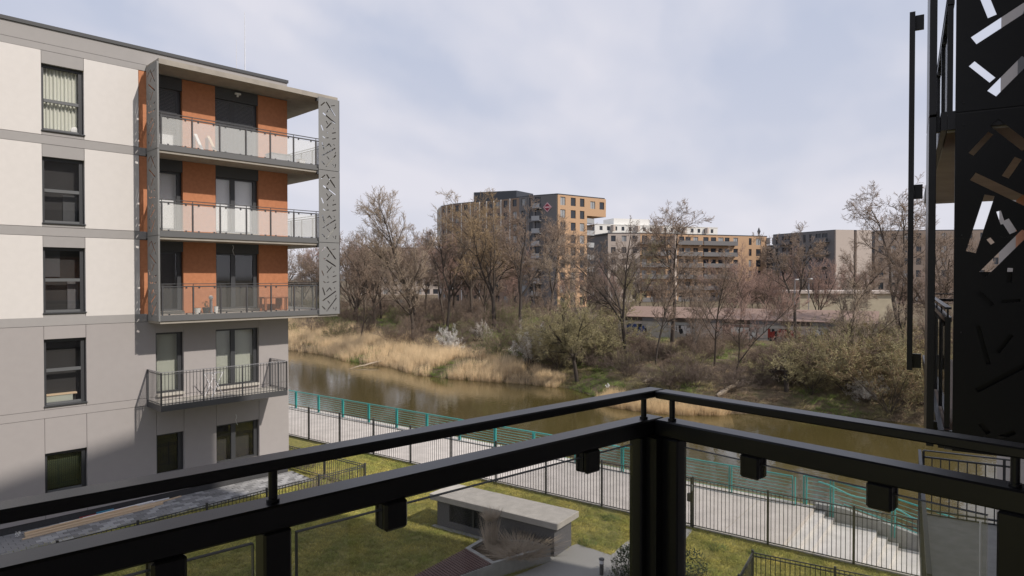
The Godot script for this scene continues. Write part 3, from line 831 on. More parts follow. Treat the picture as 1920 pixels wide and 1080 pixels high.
func own_railing() -> void:
	var o := thing("balcony_railing", "black metal balcony railing with glass panes filling the foreground", "railing", Vector3(0, 6.58, 0))
	var y := -6.58
	var bk: Material = M.black_metal
	box(o, "top_rail", bk, Vector3(-1.3, 7.665 + y, -1.18), Vector3(1.568, 7.685 + y, -1.13), 0.003)
	box(o, "top_rail", bk, Vector3(1.519, 7.664 + y, -1.128), Vector3(1.57, 7.6845 + y, 1.2), 0.003)
	box(o, "lower_rail", bk, Vector3(-1.3, 7.56 + y, -1.19), Vector3(1.568, 7.605 + y, -1.13), 0.004)
	box(o, "lower_rail", bk, Vector3(1.519, 7.559 + y, -1.128), Vector3(1.58, 7.6045 + y, 1.2), 0.004)
	for x in [-0.62, 0.425, 1.468]:
		box(o, "post", bk, Vector3(x, 0.0, -1.178), Vector3(x + 0.05, 7.559 + y, -1.134), 0.004)
	for z in [[-1.131, 0.079], [-0.335, 0.048], [0.6, 0.048]]:
		box(o, "post", bk, Vector3(1.519, 0.0, z[0]), Vector3(1.565, 7.558 + y, z[0] + z[1]), 0.004)
	box(o, "corner_post", bk, Vector3(1.49, 0.0, -1.17), Vector3(1.55, 7.5585 + y, -1.1))
	for p in [Vector3(-0.6, 0, -1.155), Vector3(0.449, 0, -1.155), Vector3(1.505, 0, -1.155), Vector3(1.545, 0, -1.088), Vector3(1.545, 0, -0.312), Vector3(1.545, 0, 0.62)]:
		part(o, "rail_support", cyl(0.008, 0.062, 14), bk, Transform3D(Basis(), p + Vector3(0, 7.635 + y, 0)))
		part(o, "weld_collar", cyl(0.0115, 0.006, 14), bk, Transform3D(Basis(), p + Vector3(0, 7.608 + y, 0)))
	for x in [-0.45, 0.25, 0.662, 1.245]:
		clamp_unit(o, Vector3(x + 0.026, 7.531 + y, -1.155), false)
	for z in [-0.872, -0.572, 0.1]:
		clamp_unit(o, Vector3(1.545, 7.531 + y, z + 0.026), true)
	box(o, "glass_pane", M.own_glass, Vector3(0.492, 0.08, -1.16), Vector3(1.45, 7.54 + y, -1.15))
	box(o, "glass_pane", M.own_glass, Vector3(-0.55, 0.08, -1.16), Vector3(0.412, 7.54 + y, -1.15))
	box(o, "glass_pane", M.own_glass, Vector3(1.54, 0.08, -1.045), Vector3(1.55, 7.537 + y, -0.355))
	box(o, "glass_pane", M.own_glass, Vector3(1.54, 0.08, -0.27), Vector3(1.55, 7.537 + y, 0.58))
	# ground edges of the panes
	box(o, "pane_edge", M.glass_edge, Vector3(0.492, 7.5402 + y, -1.16), Vector3(1.45, 7.5412 + y, -1.15))
	box(o, "pane_edge", M.glass_edge, Vector3(-0.55, 7.5402 + y, -1.16), Vector3(0.412, 7.5412 + y, -1.15))
	box(o, "pane_edge", M.glass_edge, Vector3(1.54, 7.5372 + y, -1.045), Vector3(1.55, 7.5382 + y, -0.355))
	box(o, "pane_edge", M.glass_edge, Vector3(0.4905, 0.08, -1.16), Vector3(0.4918, 7.541 + y, -1.15))
	box(o, "pane_edge", M.glass_edge, Vector3(0.4122, 0.08, -1.16), Vector3(0.4135, 7.541 + y, -1.15))

func clamp_unit(o: Node3D, at: Vector3, turned: bool) -> void:
	var c := group_part(o, "glass_clamp")
	c.position = at
	if turned:
		c.rotation.y = PI / 2
	box(c, "jaw", M.black_metal, Vector3(-0.026, -0.03, 0.007), Vector3(0.026, 0.028, 0.024), 0.005)
	box(c, "jaw", M.black_metal, Vector3(-0.026, -0.03, -0.022), Vector3(0.026, 0.028, -0.007), 0.005)
	box(c, "gasket", M.rubber, Vector3(-0.024, -0.028, -0.0068), Vector3(0.024, 0.0275, 0.0068))

# ---------------------------------------------------------------- courtyard and promenade
const FD := Vector3(0.2223, 0, 0.975)   # along the fence, downstream
const FN := Vector3(0.975, 0, -0.2223)  # across, towards the river
const FA := Vector3(13.93, 0, -31.18)   # first fence post seen
const TA := Vector3(16.78, 0, -39.43)   # first teal post seen
const TD := Vector3(0.2047, 0, 0.9788)
const TN := Vector3(0.9788, 0, -0.2047)

func fence(called: String, label: String, runs: Array, h: float, gap: float, spacing: float, low: float, group := "") -> Node3D:
	var f := thing(called, label, "fence", runs[0][0], 0.0, group)
	var o: Vector3 = runs[0][0]
	for r in runs:
		var a: Vector3 = r[0] - o
		var b: Vector3 = r[1] - o
		var L := (b - a).length()
		var d := (b - a) / L
		var n := maxi(1, roundi(L / spacing))
		for i in n + 1:
			if i == 0 and r != runs[0]:
				continue
			var p := a + d * (L * i / n)
			var hp := h + 0.05
			part(f, "post", cube(Vector3(0.06, hp, 0.06), 0.004), M.bar_dark, Transform3D(Basis(Vector3.UP, atan2(d.x, d.z)), p + Vector3.UP * hp * 0.5))
		for i in n:
			var p := a + d * (L * i / n + 0.032)
			var q := a + d * (L * (i + 1) / n - 0.032)
			for y in [h - 0.02, h - low, 0.08]:
				bar(f, "rail", M.bar_dark, p + Vector3.UP * y, q + Vector3.UP * y, 0.03, 0.022)
			var m := int((q - p).length() / gap)
			for k in m:
				var at := p + (q - p) * ((k + 0.5) / m)
				part(f, "bar", cube(Vector3(0.014, h - 0.1, 0.014)), M.bar_dark, Transform3D(Basis(), at + Vector3.UP * (h * 0.5 + 0.02)))
	return f

func courtyard() -> void:
	# one sheet of ground on this side of the river
	var e0 := TA + TN * 0.55 - TD * 400.0
	var e1 := TA + TN * 0.55 + TD * 29.78
	var e2 := FA + FN * 0.02 + FD * 38.0
	var k0 := FA + FD * 37.0
	var g := PackedVector2Array([Vector2(-500, e0.z), Vector2(e0.x, e0.z), Vector2(e1.x, e1.z), Vector2((FA + FN * 0.12 + FD * 22.28).x, (FA + FN * 0.12 + FD * 22.28).z), Vector2((FA + FN * 0.12 + FD * 45.0).x, (FA + FN * 0.12 + FD * 45.0).z), Vector2(60, 400), Vector2(-500, 400)])
	structure(part(self, "ground", sheet(g, 0.0), M.lawn), "courtyard lawn of mown yellowish green grass")
	# promenade slab between fence and railing, in bays
	var n := 18
	var pr := Node3D.new()
	pr.name = "promenade"
	add_child(pr)
	structure(pr, "pale concrete promenade along the river")
	for i in n:
		var s0 := -40.0 + i * 4.0
		var s1 := minf(s0 + 3.985, 30.0)
		if s0 > 29.0:
			break
		var pts := PackedVector2Array()
		for c in [[s0, 0.16], [s1, 0.16], [s1, 0.0], [s0, 0.0]]:
			var q: Vector3 = (FA + FN * c[1] + FD * (c[0] - 7.5)) if c[1] > 0.0 else (TA + TN * 0.4 + TD * c[0])
			pts.append(Vector2(q.x, q.z))
		if s1 > 29.7:
			pts[1] = Vector2((FA + FN * 0.16 + FD * 22.28).x, (FA + FN * 0.16 + FD * 22.28).z)
			pts[2] = Vector2((TA + TN * 0.4 + TD * 29.78).x, (TA + TN * 0.4 + TD * 29.78).z)
		part(pr, "slab", prism(pts, -0.2, 0.012), M.path)
	# strip of pale kerb stones under the fence
	for i in 64:
		var a := FA + FD * (-12.0 + i * 0.8)
		var kb := bar(pr, "kerb", M.concrete, a + FN * 0.06 + Vector3.UP * 0.0, a + FD * 0.79 + FN * 0.06 + Vector3.UP * 0.0, 0.16, 0.07, 0.006)
	# quay wall down to the water
	var qa := TA + TN * 0.48 - TD * 400.0
	var qb := TA + TN * 0.48 + TD * 29.75
	structure(bar(self, "quay_wall", M.concrete_grey, qa - Vector3.UP * 1.5, qb - Vector3.UP * 1.5, 0.14, 2.9), "concrete quay wall below the promenade")
	# steps down to the water at the downstream end
	var stp := thing("river_steps", "white concrete steps going down beside the teal railing", "steps", TA + TD * 29.78)
	var org := TA + TD * 29.78
	var runs := [[0.0, 0.32, 0.14], [0.32, 0.61, 0.28], [0.61, 1.93, 0.42], [1.93, 2.23, 0.56], [2.23, 2.54, 0.7], [2.54, 3.9, 0.84], [3.9, 4.2, 0.98], [4.2, 8.0, 1.1]]
	for r in runs:
		var y: float = -r[2] + 0.012
		var pts := PackedVector2Array()
		for c in [[r[0], -4.0], [r[1], -4.0], [r[1], 0.36], [r[0], 0.36]]:
			var q: Vector3 = TD * c[0] + TN * c[1]
			pts.append(Vector2(q.x, q.z))
		part(stp, "step", prism(pts, -2.4, y), M.steps)
	var wallp := tool()
	var prof := [[-0.02, 0.1], [0.9, 0.1], [2.1, -0.12], [3.1, -0.32], [8.0, -0.9]]
	for i in 4:
		var a: Vector3 = TD * prof[i][0] + TN * 0.365
		var c: Vector3 = TD * prof[i + 1][0] + TN * 0.365
		var w := TN * 0.2
		var ya: Vector3 = Vector3.UP * prof[i][1]
		var yc: Vector3 = Vector3.UP * prof[i + 1][1]
		var dn := Vector3.DOWN * 2.6
		face(wallp, a + ya, c + yc, c + dn, a + dn, -TN)
		face(wallp, a + ya + w, c + yc + w, c + dn + w, a + dn + w, TN)
		face(wallp, a + ya, c + yc, c + yc + w, a + ya + w, Vector3.UP)
	part(stp, "side_wall", wallp.commit(), M.concrete_grey)
	# fence along the promenade
	fence("metal_fence", "long dark metal bar fence between lawn and river promenade", [[FA - FD * 4.66, FA + FD * 18.64]], 1.6, 0.118, 2.33, 0.24)
	fence("metal_fence", "dark bar fence by the steps, downstream of the gate", [[FA + FD * 19.6, FA + FD * 31.2]], 1.6, 0.118, 2.33, 0.24)
	gate()
	teal_railing()
	# private gardens
	fence("garden_fence", "low dark bar fence around the garden of the pale block", [[Vector3(-1.5, 0, -20.7), Vector3(12.25, 0, -22.45)], [Vector3(12.25, 0, -22.45), Vector3(11.22, 0, -27.2)]], 0.96, 0.115, 2.0, 0.1, "garden fences")
	fence("garden_fence", "low dark corner fence on the lawn at bottom right", [[Vector3(12.7, 0, -7.64), Vector3(15.82, 0, -8.66)], [Vector3(15.82, 0, -8.66), Vector3(17.6, 0, -3.2)]], 0.96, 0.115, 2.0, 0.1, "garden fences")
	paving()
	bunker()
	planter()
	planks()
	bollard()

func gate() -> void:
	var p0 := FA + FD * 18.64
	var p1 := FA + FD * 19.6
	var t := thing("fence_gate", "narrow dark metal gate in the fence with a lock box", "gate", p0)
	var d := p1 - p0
	for y in [1.58, 1.34, 0.1]:
		bar(t, "rail", M.bar_dark, FD * 0.06 + Vector3.UP * y, FD * 0.9 + Vector3.UP * y, 0.03, 0.03)
	for k in 8:
		part(t, "bar", cube(Vector3(0.014, 1.48, 0.014)), M.bar_dark, Transform3D(Basis(), FD * (0.12 + k * 0.1) + Vector3.UP * 0.84))
	part(t, "post", cube(Vector3(0.05, 1.6, 0.05), 0.004), M.bar_dark, Transform3D(Basis(), FD * 0.9 + Vector3.UP * 0.82))
	part(t, "lock_box", cube(Vector3(0.12, 0.26, 0.1), 0.008), M.bar_dark, Transform3D(Basis(), FD * 0.86 - FN * 0.06 + Vector3.UP * 0.98))
	part(t, "closer", cube(Vector3(0.06, 0.2, 0.06), 0.008), M.frame_grey, Transform3D(Basis(), FD * 0.95 - FN * 0.07 + Vector3.UP * 1.3))
	var st := thing("gate_stop_post", "short dark post standing in front of the fence gate", "post", p0 + FD * 0.55 - FN * 0.35)
	part(st, "shaft", cube(Vector3(0.05, 1.2, 0.05), 0.004), M.bar_dark, Transform3D(Basis(), Vector3.UP * 0.6))
	part(st, "cap", cube(Vector3(0.06, 0.02, 0.06), 0.004), M.bar_dark, Transform3D(Basis(), Vector3.UP * 1.212))

func teal_railing() -> void:
	var t := thing("teal_railing", "teal metal railing with thin horizontal wires along the river edge", "railing", TA)
	for i in range(-2, 14):
		var s := i * 2.24 + 0.02
		for k in [-0.045, 0.045]:
			part(t, "post", cube(Vector3(0.1, 1.0, 0.022), 0.003), M.teal, Transform3D(Basis(TN, Vector3.UP, -TD), TD * (s + k) + Vector3.UP * 0.51))
	for i in range(0, 8):
		var y := 0.14 + i * 0.118
		var a := TD * -4.6 + Vector3.UP * y
		var b := TD * 29.1 + Vector3.UP * y
		bar(t, "wire", M.teal_wire, a, b, 0.014, 0.014)
	bar(t, "top_rail", M.teal, TD * -4.6 + Vector3.UP * 1.03, TD * 29.1 + Vector3.UP * 1.03, 0.05, 0.04, 0.006)
	# the sloping length beside the steps
	var r := thing("stair_railing", "sloping teal handrail with curved rails beside the white steps", "railing", TA + TD * 29.78 + TN * 0.36)
	var ps := [[-0.35, 0.0, 1.02], [0.52, 0.1, 1.02], [2.38, -0.18, 0.78], [4.2, -0.52, 0.45], [6.0, -0.7, 0.26]]
	for p in ps:
		for k in [-0.045, 0.045]:
			box(r, "post", M.teal, TD * (p[0] + k) + Vector3(-0.04, p[1] - 0.35, -0.012), TD * (p[0] + k) + Vector3(0.04, p[2], 0.012))
	for i in 4:
		var a: Vector3 = TD * ps[i][0]
		var b: Vector3 = TD * ps[i + 1][0]
		bar(r, "top_rail", M.teal, a + Vector3.UP * ps[i][2], b + Vector3.UP * ps[i + 1][2], 0.05, 0.04)
		for k in 5:
			bar(r, "wire", M.teal_wire, a + Vector3.UP * (ps[i][2] - 0.16 - k * 0.15), b + Vector3.UP * (ps[i + 1][2] - 0.16 - k * 0.15), 0.014, 0.014)
	# curved handrail on the near side of the posts
	var hand := [[0.1, 0.92], [0.45, 0.86], [0.75, 0.76], [1.05, 0.66], [1.25, 0.62], [1.6, 0.62], [2.2, 0.54], [2.6, 0.42], [2.9, 0.28], [3.2, 0.22], [3.6, 0.2]]
	for i in hand.size() - 1:
		bar(r, "handrail", M.teal_wire, TD * hand[i][0] - TN * 0.09 + Vector3.UP * hand[i][1], TD * hand[i + 1][0] - TN * 0.09 + Vector3.UP * hand[i + 1][1], 0.04, 0.04)
	for i in 3:
		bar(r, "foot_rail", M.teal_wire, TD * [0.9, 2.1, 3.0][i] - TN * 0.05 + Vector3.UP * [0.28, 0.02, -0.2][i], TD * [2.1, 3.0, 5.0][i] - TN * 0.05 + Vector3.UP * [0.02, -0.2, -0.5][i], 0.03, 0.03)

func paving() -> void:
	# paved strip in front of the pale block: bricks laid one by one
	var root := Node3D.new()
	root.name = "paved_strip"
	add_child(root)
	root.position = Vector3(0, 0, -25.58)
	root.rotation.y = deg_to_rad(5.0)
	structure(root, "grey paved strip at the foot of the pale block")
	box(root, "bed", M.plinth, Vector3(-2, -0.1, 0.02), Vector3(11.2, 0.008, 1.78))
	var small := cube(Vector3(0.292, 0.05, 0.192), 0.006)
	var rest := []
	var count := 0
	var spots := []
	for j in 9:
		for i in 46:
			var x := -1.9 + i * 0.3 + (0.15 if j % 2 else 0.0)
			if x < 0.6 or x > 11.0:
				continue
			spots.append([x, 0.12 + j * 0.2])
	for s in spots:
		var t := Transform3D(Basis(Vector3.UP, rng.randf_range(-0.01, 0.01)), Vector3(s[0], 0.008 + rng.randf_range(-0.004, 0.004), s[1]))
		if count < 300 and s[0] > 2.2:
			part(root, "paver", small, M["paver%d" % rng.randi_range(0, 3)], t)
			count += 1
		else:
			rest.append(t)
	var mm := MultiMesh.new()
	mm.transform_format = MultiMesh.TRANSFORM_3D
	mm.mesh = small
	mm.instance_count = rest.size()
	for i in rest.size():
		mm.set_instance_transform(i, rest[i])
	var mi := MultiMeshInstance3D.new()
	mi.name = "other_pavers"
	mi.multimesh = mm
	mi.material_override = M.paver1
	root.add_child(mi)
	stuff(mi)
	# paved yard by the planter and the path to the gate
	var yard := PackedVector2Array([Vector2(13.0, -13.25), Vector2(13.3, -13.55), Vector2(14.5, -13.62), Vector2(14.66, -12.4), Vector2(15.7, -12.72), Vector2(16.6, -12.85), Vector2(17.85, -13.0), Vector2(18.1, -11.95), Vector2(17.1, -11.6), Vector2(16.1, -11.3), Vector2(15.2, -10.6), Vector2(14.5, -9.2), Vector2(14.0, -4.0), Vector2(6, -4), Vector2(6, -11), Vector2(9.5, -13.2)])
	structure(part(self, "pavement", prism(yard, -0.1, 0.012), M.pavement), "grey paved yard with path leading to the gate")

func bunker() -> void:
	var ang := atan2(0.252, 0.968)
	var t := thing("garden_bunker", "low grey utility bunker with pale concrete lid and louvred vents on lawn", "bunker", Vector3(12.01, 0, -17.78), ang)
	# local z runs along the length, local x across towards the river
	box(t, "wall", M.bunker_wall, Vector3(0.14, 0.0, 0.22), Vector3(1.14, 0.86, 0.72))
	box(t, "wall", M.bunker_wall, Vector3(0.14, 0.0, 0.72), Vector3(0.2, 0.24, 2.5))
	box(t, "wall", M.bunker_wall, Vector3(0.14, 0.78, 0.72), Vector3(0.2, 0.86, 2.5))
	box(t, "wall", M.plinth, Vector3(0.36, 0.0, 0.72), Vector3(1.14, 0.858, 2.5))
	box(t, "wall", M.bunker_wall, Vector3(0.14, 0.0, 2.5), Vector3(1.14, 0.86, 4.6))
	box(t, "mullion", M.frame_dark, Vector3(0.15, 0.24, 1.62), Vector3(0.21, 0.78, 1.7))
	for k in 2:
		for i in 9:
			var y := 0.28 + i * 0.056
			bar(t, "louvre", M.frame_dark, Vector3(0.2, y, [0.73, 1.71][k]), Vector3(0.2, y, [1.61, 2.49][k]), 0.05, 0.012)
	box(t, "lid", M.concrete, Vector3(0.0, 0.862, 0.0), Vector3(1.29, 1.05, 4.78), 0.012)
	box(t, "footing", M.concrete_grey, Vector3(-0.02, 0.0, 0.1), Vector3(0.138, 0.03, 4.6))

func planter() -> void:
	var c := [Vector2(11.2, -14.79), Vector2(11.11, -13.5), Vector2(13.06, -13.26), Vector2(12.91, -14.02), Vector2(11.91, -15.0)]
	var o := Vector2(12.0, -14.1)
	var t := thing("concrete_planter", "angular pale concrete planter filled with dry brown grasses", "planter", Vector3(o.x, 0, o.y))
	var inner := []
	for p in c:
		inner.append(o + (p - o) * 0.86)
	var st := tool()
	for i in 5:
		var a: Vector2 = c[i] - o
		var b: Vector2 = c[(i + 1) % 5] - o
		var ai: Vector2 = inner[i] - o
		var bi: Vector2 = inner[(i + 1) % 5] - o
		var wall := PackedVector2Array([a, b, bi, ai])
		part(t, "wall", prism(wall, 0.0, 0.42), M.concrete_grey)
	var fill := PackedVector2Array()
	for p in inner:
		fill.append(p - o)
	part(t, "soil", prism(fill, 0.0, 0.33), M.soil)
	var gr := thing("dry_grass", "tall dry tan grass with feathery tops growing in the planter", "grass", Vector3(11.85, 0.33, -14.45))
	part(gr, "stems", blade_tuft(240, 0.13, 1.2, 0.24, 11, 0.009), M.twig_pale)
	part(gr, "plumes", blade_tuft(150, 0.16, 0.4, 0.22, 12, 0.013), M.twig_pale, Transform3D(Basis(), Vector3(0.0, 0.82, 0.0)))
	var g2 := thing("dry_grass", "low bushy dry brown grass spread across the planter", "grass", Vector3(12.3, 0.33, -13.75))
	part(g2, "stems", blade_tuft(800, 0.55, 0.4, 0.7, 13, 0.009), M.twig_pale)
	# slatted seat joined to the planter
	var s := thing("slatted_bench", "dark red slatted wooden bench joined to the concrete planter", "bench", Vector3(11.15, 0, -14.1))
	var a0 := Vector3(11.2, 0, -14.79) - s.position
	var a1 := Vector3(11.11, 0, -13.5) - s.position
	var b0 := Vector3(7.9, 0, -13.98) - s.position
	var b1 := Vector3(7.9, 0, -13.55) - s.position
	var n := 36
	for i in n:
		var f := (i + 0.5) / n
		var p := a0.lerp(b0, f)
		var q := a1.lerp(b1, f)
		bar(s, "slat", M.wood_red, p + Vector3.UP * 0.405 + (q - p).normalized() * 0.02, q + Vector3.UP * 0.405 - (q - p).normalized() * 0.02, 0.056, 0.028, 0.004)
	var leg := PackedVector2Array([Vector2(a1.x, a1.z), Vector2(b1.x, b1.z), Vector2(b1.x, b1.z - 0.16), Vector2(a1.x, a1.z - 0.16)])
	part(s, "base", prism(leg, 0.0, 0.385), M.concrete_grey)
	var leg2 := PackedVector2Array([Vector2(a0.x, a0.z + 0.1), Vector2(b0.x, b0.z + 0.02), Vector2(b0.x, b0.z + 0.14), Vector2(a0.x, a0.z + 0.26)])
	part(s, "base", prism(leg2, 0.0, 0.385), M.concrete_grey)

func planks() -> void:
	var ft := Transform3D(Basis(Vector3.UP, deg_to_rad(5.0)), Vector3(0, 0, -25.58))
	var spec := [
		["timber_batten", "thin pale slat lying apart in front of the timber pile", 1.9, 0.86, 5.7, 0.62, 0.05, 0.04, "wood_pale", 0.0],
		["timber_batten", "outermost thick pale timber batten of the pile", 2.0, 0.7, 6.0, 0.5, 0.1, 0.08, "wood_pale", 0.0],
		["timber_batten", "second thick pale timber batten of the pile", 2.03, 0.54, 6.05, 0.38, 0.1, 0.08, "wood_pale", 0.0],
		["timber_batten", "timber batten lying on top of the pile", 2.0, 0.62, 5.2, 0.36, 0.07, 0.05, "wood_pale", 0.083],
		["timber_batten", "pale timber batten nearest the wall in the pile", 2.05, 0.38, 5.3, 0.26, 0.09, 0.06, "wood_pale", 0.0],
		["white_pipe", "long white plastic pipe lying along the timber pile", 3.0, 0.26, 5.85, 0.2, 0.07, 0.06, "pvc_white", 0.0],
		["white_pipe", "white plastic pipe lying on top of the timber pile", 3.6, 0.47, 5.75, 0.3, 0.06, 0.06, "pvc_white", 0.088],
		["white_pipe", "short white plastic pipe at the wall end of timber pile", 4.2, 0.12, 6.35, 0.1, 0.06, 0.05, "pvc_white", 0.0],
		["red_pipe", "thin red pipe lying against the wall behind the timber", 3.6, 0.045, 5.7, 0.035, 0.05, 0.05, "pipe_red", 0.0],
		["blue_tube", "short blue tube lying on the white pipe by the wall", 4.05, 0.2, 4.55, 0.2, 0.07, 0.05, "pipe_blue", 0.07],
		["timber_batten", "thin pale slat past the right end of the pile", 5.95, 0.3, 6.75, 0.14, 0.06, 0.04, "wood_pale", 0.0]]
	for s in spec:
		var a: Vector3 = ft * Vector3(s[2], 0, s[3])
		var b: Vector3 = ft * Vector3(s[4], 0, s[5])
		var t := thing(s[0], s[1], "pipe" if s[0] != "timber_batten" else "batten", (a + b) * 0.5 + Vector3.UP * (0.036 + s[9]), 0.0, "timber and pipes along the wall")
		var d := (b - a) * 0.5
		if s[0] == "timber_batten":
			bar(t, "shaft", M[s[8]], -d + Vector3.UP * s[7] * 0.5, d + Vector3.UP * s[7] * 0.5, s[6], s[7], 0.004)
			bar(t, "end_grain", M.twig_pale, -d * 1.001 + Vector3.UP * s[7] * 0.5 - d.normalized() * 0.006, -d + Vector3.UP * s[7] * 0.5 - d.normalized() * 0.001, s[6] * 0.96, s[7] * 0.96)
		else:
			var x := d.normalized()
			part(t, "tube", cyl(s[6] * 0.5, d.length() * 2.0, 12), M[s[8]], Transform3D(Basis(x.cross(Vector3.UP).normalized(), x, Vector3.UP), Vector3.UP * s[6] * 0.5))
			part(t, "rim", cyl(s[6] * 0.54, 0.03, 12), M[s[8]], Transform3D(Basis(x.cross(Vector3.UP).normalized(), x, Vector3.UP), -d + Vector3.UP * s[6] * 0.5))
	var rag := thing("plastic_bag", "small crumpled pale bag at the left end of timber pile", "bag", ft * Vector3(1.85, 0.03, 0.5))
	part(rag, "body", leaf_tuft(40, 0.12, 77), M.white_paint, Transform3D(Basis(), Vector3(0, 0.02, 0)))

func bollard() -> void:
	var t := thing("bollard_light", "short dark bollard lamp with pale lens beside the path", "lamp", Vector3(13.5, 0.012, -11.75))
	part(t, "post", cyl(0.055, 0.3), M.bar_dark, Transform3D(Basis(), Vector3(0, 0.15, 0)))
	part(t, "lens", cyl(0.062, 0.1), M.pvc_white, Transform3D(Basis(), Vector3(0, 0.351, 0)))
	part(t, "cap", cyl(0.075, 0.03), M.bar_dark, Transform3D(Basis(), Vector3(0, 0.418, 0)))
	for k in 3:
		var at: Vector3 = [Vector3(13.95, 0.012, -11.2), Vector3(15.1, 0.0, -9.95), Vector3(13.3, 0.012, -11.2)][k]
		var s := thing("evergreen_shrub", ["small dark evergreen shrub with upright leafy shoots by path", "small dark leafy shrub at the lawn edge right of corner post", "tiny dark leafy shoot beside the bollard lamp"][k], "shrub", at)
		var sz: float = [0.75, 0.75, 0.35][k]
		part(s, "leaves", leaf_tuft([620, 300, 90][k], sz, 90 + k, 0.042), M.leaf_dark)
		part(s, "stems", blade_tuft([60, 40, 16][k], sz * 0.5, sz * 1.15, sz * 0.35, 95 + k, 0.006), M.bark_dark)
	var bz := thing("bare_shrub", "leafless twiggy shrub by the low garden fence corner", "shrub", Vector3(10.7, 0, -23.2))
	part(bz, "stems", blade_tuft(140, 0.55, 1.0, 0.5, 61, 0.008), M.twig_dark)
	part(bz, "buds", leaf_tuft(160, 0.8, 62, 0.02), M.twig_red)
	var bz2 := thing("bare_shrub", "leafless twiggy shrub at the corner of the pale block", "shrub", Vector3(11.9, 0, -26.8))
	part(bz2, "stems", blade_tuft(90, 0.5, 1.3, 0.45, 63, 0.008), M.twig_dark)
	part(bz2, "buds", leaf_tuft(90, 0.8, 64, 0.02), M.twig_red)
	var pg := thing("pampas_grass", "dry pampas plume on the lawn behind the left pane", "grass", Vector3(6.4, 0, -16.6))
	part(pg, "stems", blade_tuft(160, 0.3, 0.9, 0.3, 65, 0.008), M.twig_pale)
	part(pg, "plumes", blade_tuft(220, 0.12, 0.5, 0.14, 66, 0.018), M.twig_pale, Transform3D(Basis(Vector3.BACK, 0.2), Vector3(0, 0.55, 0)))

# a tuft of thin tapering blades, three-sided so that they have body
func blade_tuft(n: int, r: float, h: float, lean: float, sd: int, w: float) -> ArrayMesh:
	var g := RandomNumberGenerator.new()
	g.seed = sd
	var b := Limb.new()
	for i in n:
		var a := g.randf() * TAU
		var q := sqrt(g.randf()) * r
		var p := Vector3(cos(a) * q, 0, sin(a) * q)
		var hh := h * g.randf_range(0.45, 1.0)
		var top := p + Vector3(cos(a) * lean * q / r + g.randf_range(-0.5, 0.5) * lean, hh, sin(a) * lean * q / r + g.randf_range(-0.5, 0.5) * lean)
		b.spike(p, top, w)
	return b.mesh()

# a cloud of small folded leaves
func leaf_tuft(n: int, size: float, sd: int, leaf := 0.03) -> ArrayMesh:
	var g := RandomNumberGenerator.new()
	g.seed = sd
	var b := Limb.new()
	for i in n:
		var a := g.randf() * TAU
		var hh := g.randf()
		var q := sqrt(g.randf()) * size * (0.25 + 0.3 * sin(hh * PI))
		b.leaf(Vector3(cos(a) * q, 0.03 + hh * size, sin(a) * q), leaf * g.randf_range(0.7, 1.3), g)
	return b.mesh()

# ---------------------------------------------------------------- growing things
class Limb:
	var v := PackedVector3Array()
	var n := PackedVector3Array()
	var ix := PackedInt32Array()

	func tube(pts: Array, rads: Array, sides: int) -> void:
		var first := v.size()
		var m := pts.size()
		var prev := Vector3.ZERO
		for k in m:
			var d: Vector3 = (pts[mini(k + 1, m - 1)] - pts[maxi(k - 1, 0)]).normalized()
			var u: Vector3 = prev
			if k == 0:
				u = d.cross(Vector3(0.31, 0.17, 0.93)).normalized()
			else:
				u = (prev - d * prev.dot(d)).normalized()
			prev = u
			var w := d.cross(u)
			for s in sides:
				var a := TAU * s / sides
				var r := u * cos(a) + w * sin(a)
				v.append(pts[k] + r * rads[k])
				n.append(r)
		for k in m - 1:
			for s in sides:
				var a := first + k * sides + s
				var b := first + k * sides + (s + 1) % sides
				ix.append_array(PackedInt32Array([a, a + sides, b, b, a + sides, b + sides]))

	func spike(a: Vector3, b: Vector3, r: float) -> void:
		var d := (b - a).normalized()
		var u := d.cross(Vector3(0.37, 0.21, 0.9)).normalized()
		var w := d.cross(u)
		var f := v.size()
		for s in 3:
			var q := u * cos(TAU * s / 3.0) + w * sin(TAU * s / 3.0)
			v.append(a + q * r)
			n.append(q)
		v.append(b)
		n.append(d)
		ix.append_array(PackedInt32Array([f, f + 3, f + 1, f + 1, f + 3, f + 2, f + 2, f + 3, f]))

	# a small leaf folded along its midrib
	func leaf(p: Vector3, s: float, g: RandomNumberGenerator) -> void:
		var d := Vector3(g.randf_range(-1, 1), g.randf_range(-0.6, 1), g.randf_range(-1, 1)).normalized()
		var u := d.cross(Vector3(g.randf_range(-1, 1), g.randf_range(-1, 1), g.randf_range(-1, 1))).normalized()
		var w := d.cross(u)
		var f := v.size()
		for q in [p, p + d * s + u * s * 0.45 + w * s * 0.15, p + d * s * 2.0, p + d * s - u * s * 0.45 + w * s * 0.15]:
			v.append(q)
			n.append(w)
		ix.append_array(PackedInt32Array([f, f + 1, f + 2, f, f + 2, f + 3]))

	func mesh() -> ArrayMesh:
		var a := []
		a.resize(Mesh.ARRAY_MAX)
		a[Mesh.ARRAY_VERTEX] = v
		a[Mesh.ARRAY_NORMAL] = n
		a[Mesh.ARRAY_INDEX] = ix
		var m := ArrayMesh.new()
		m.add_surface_from_arrays(Mesh.PRIMITIVE_TRIANGLES, a)
		return m

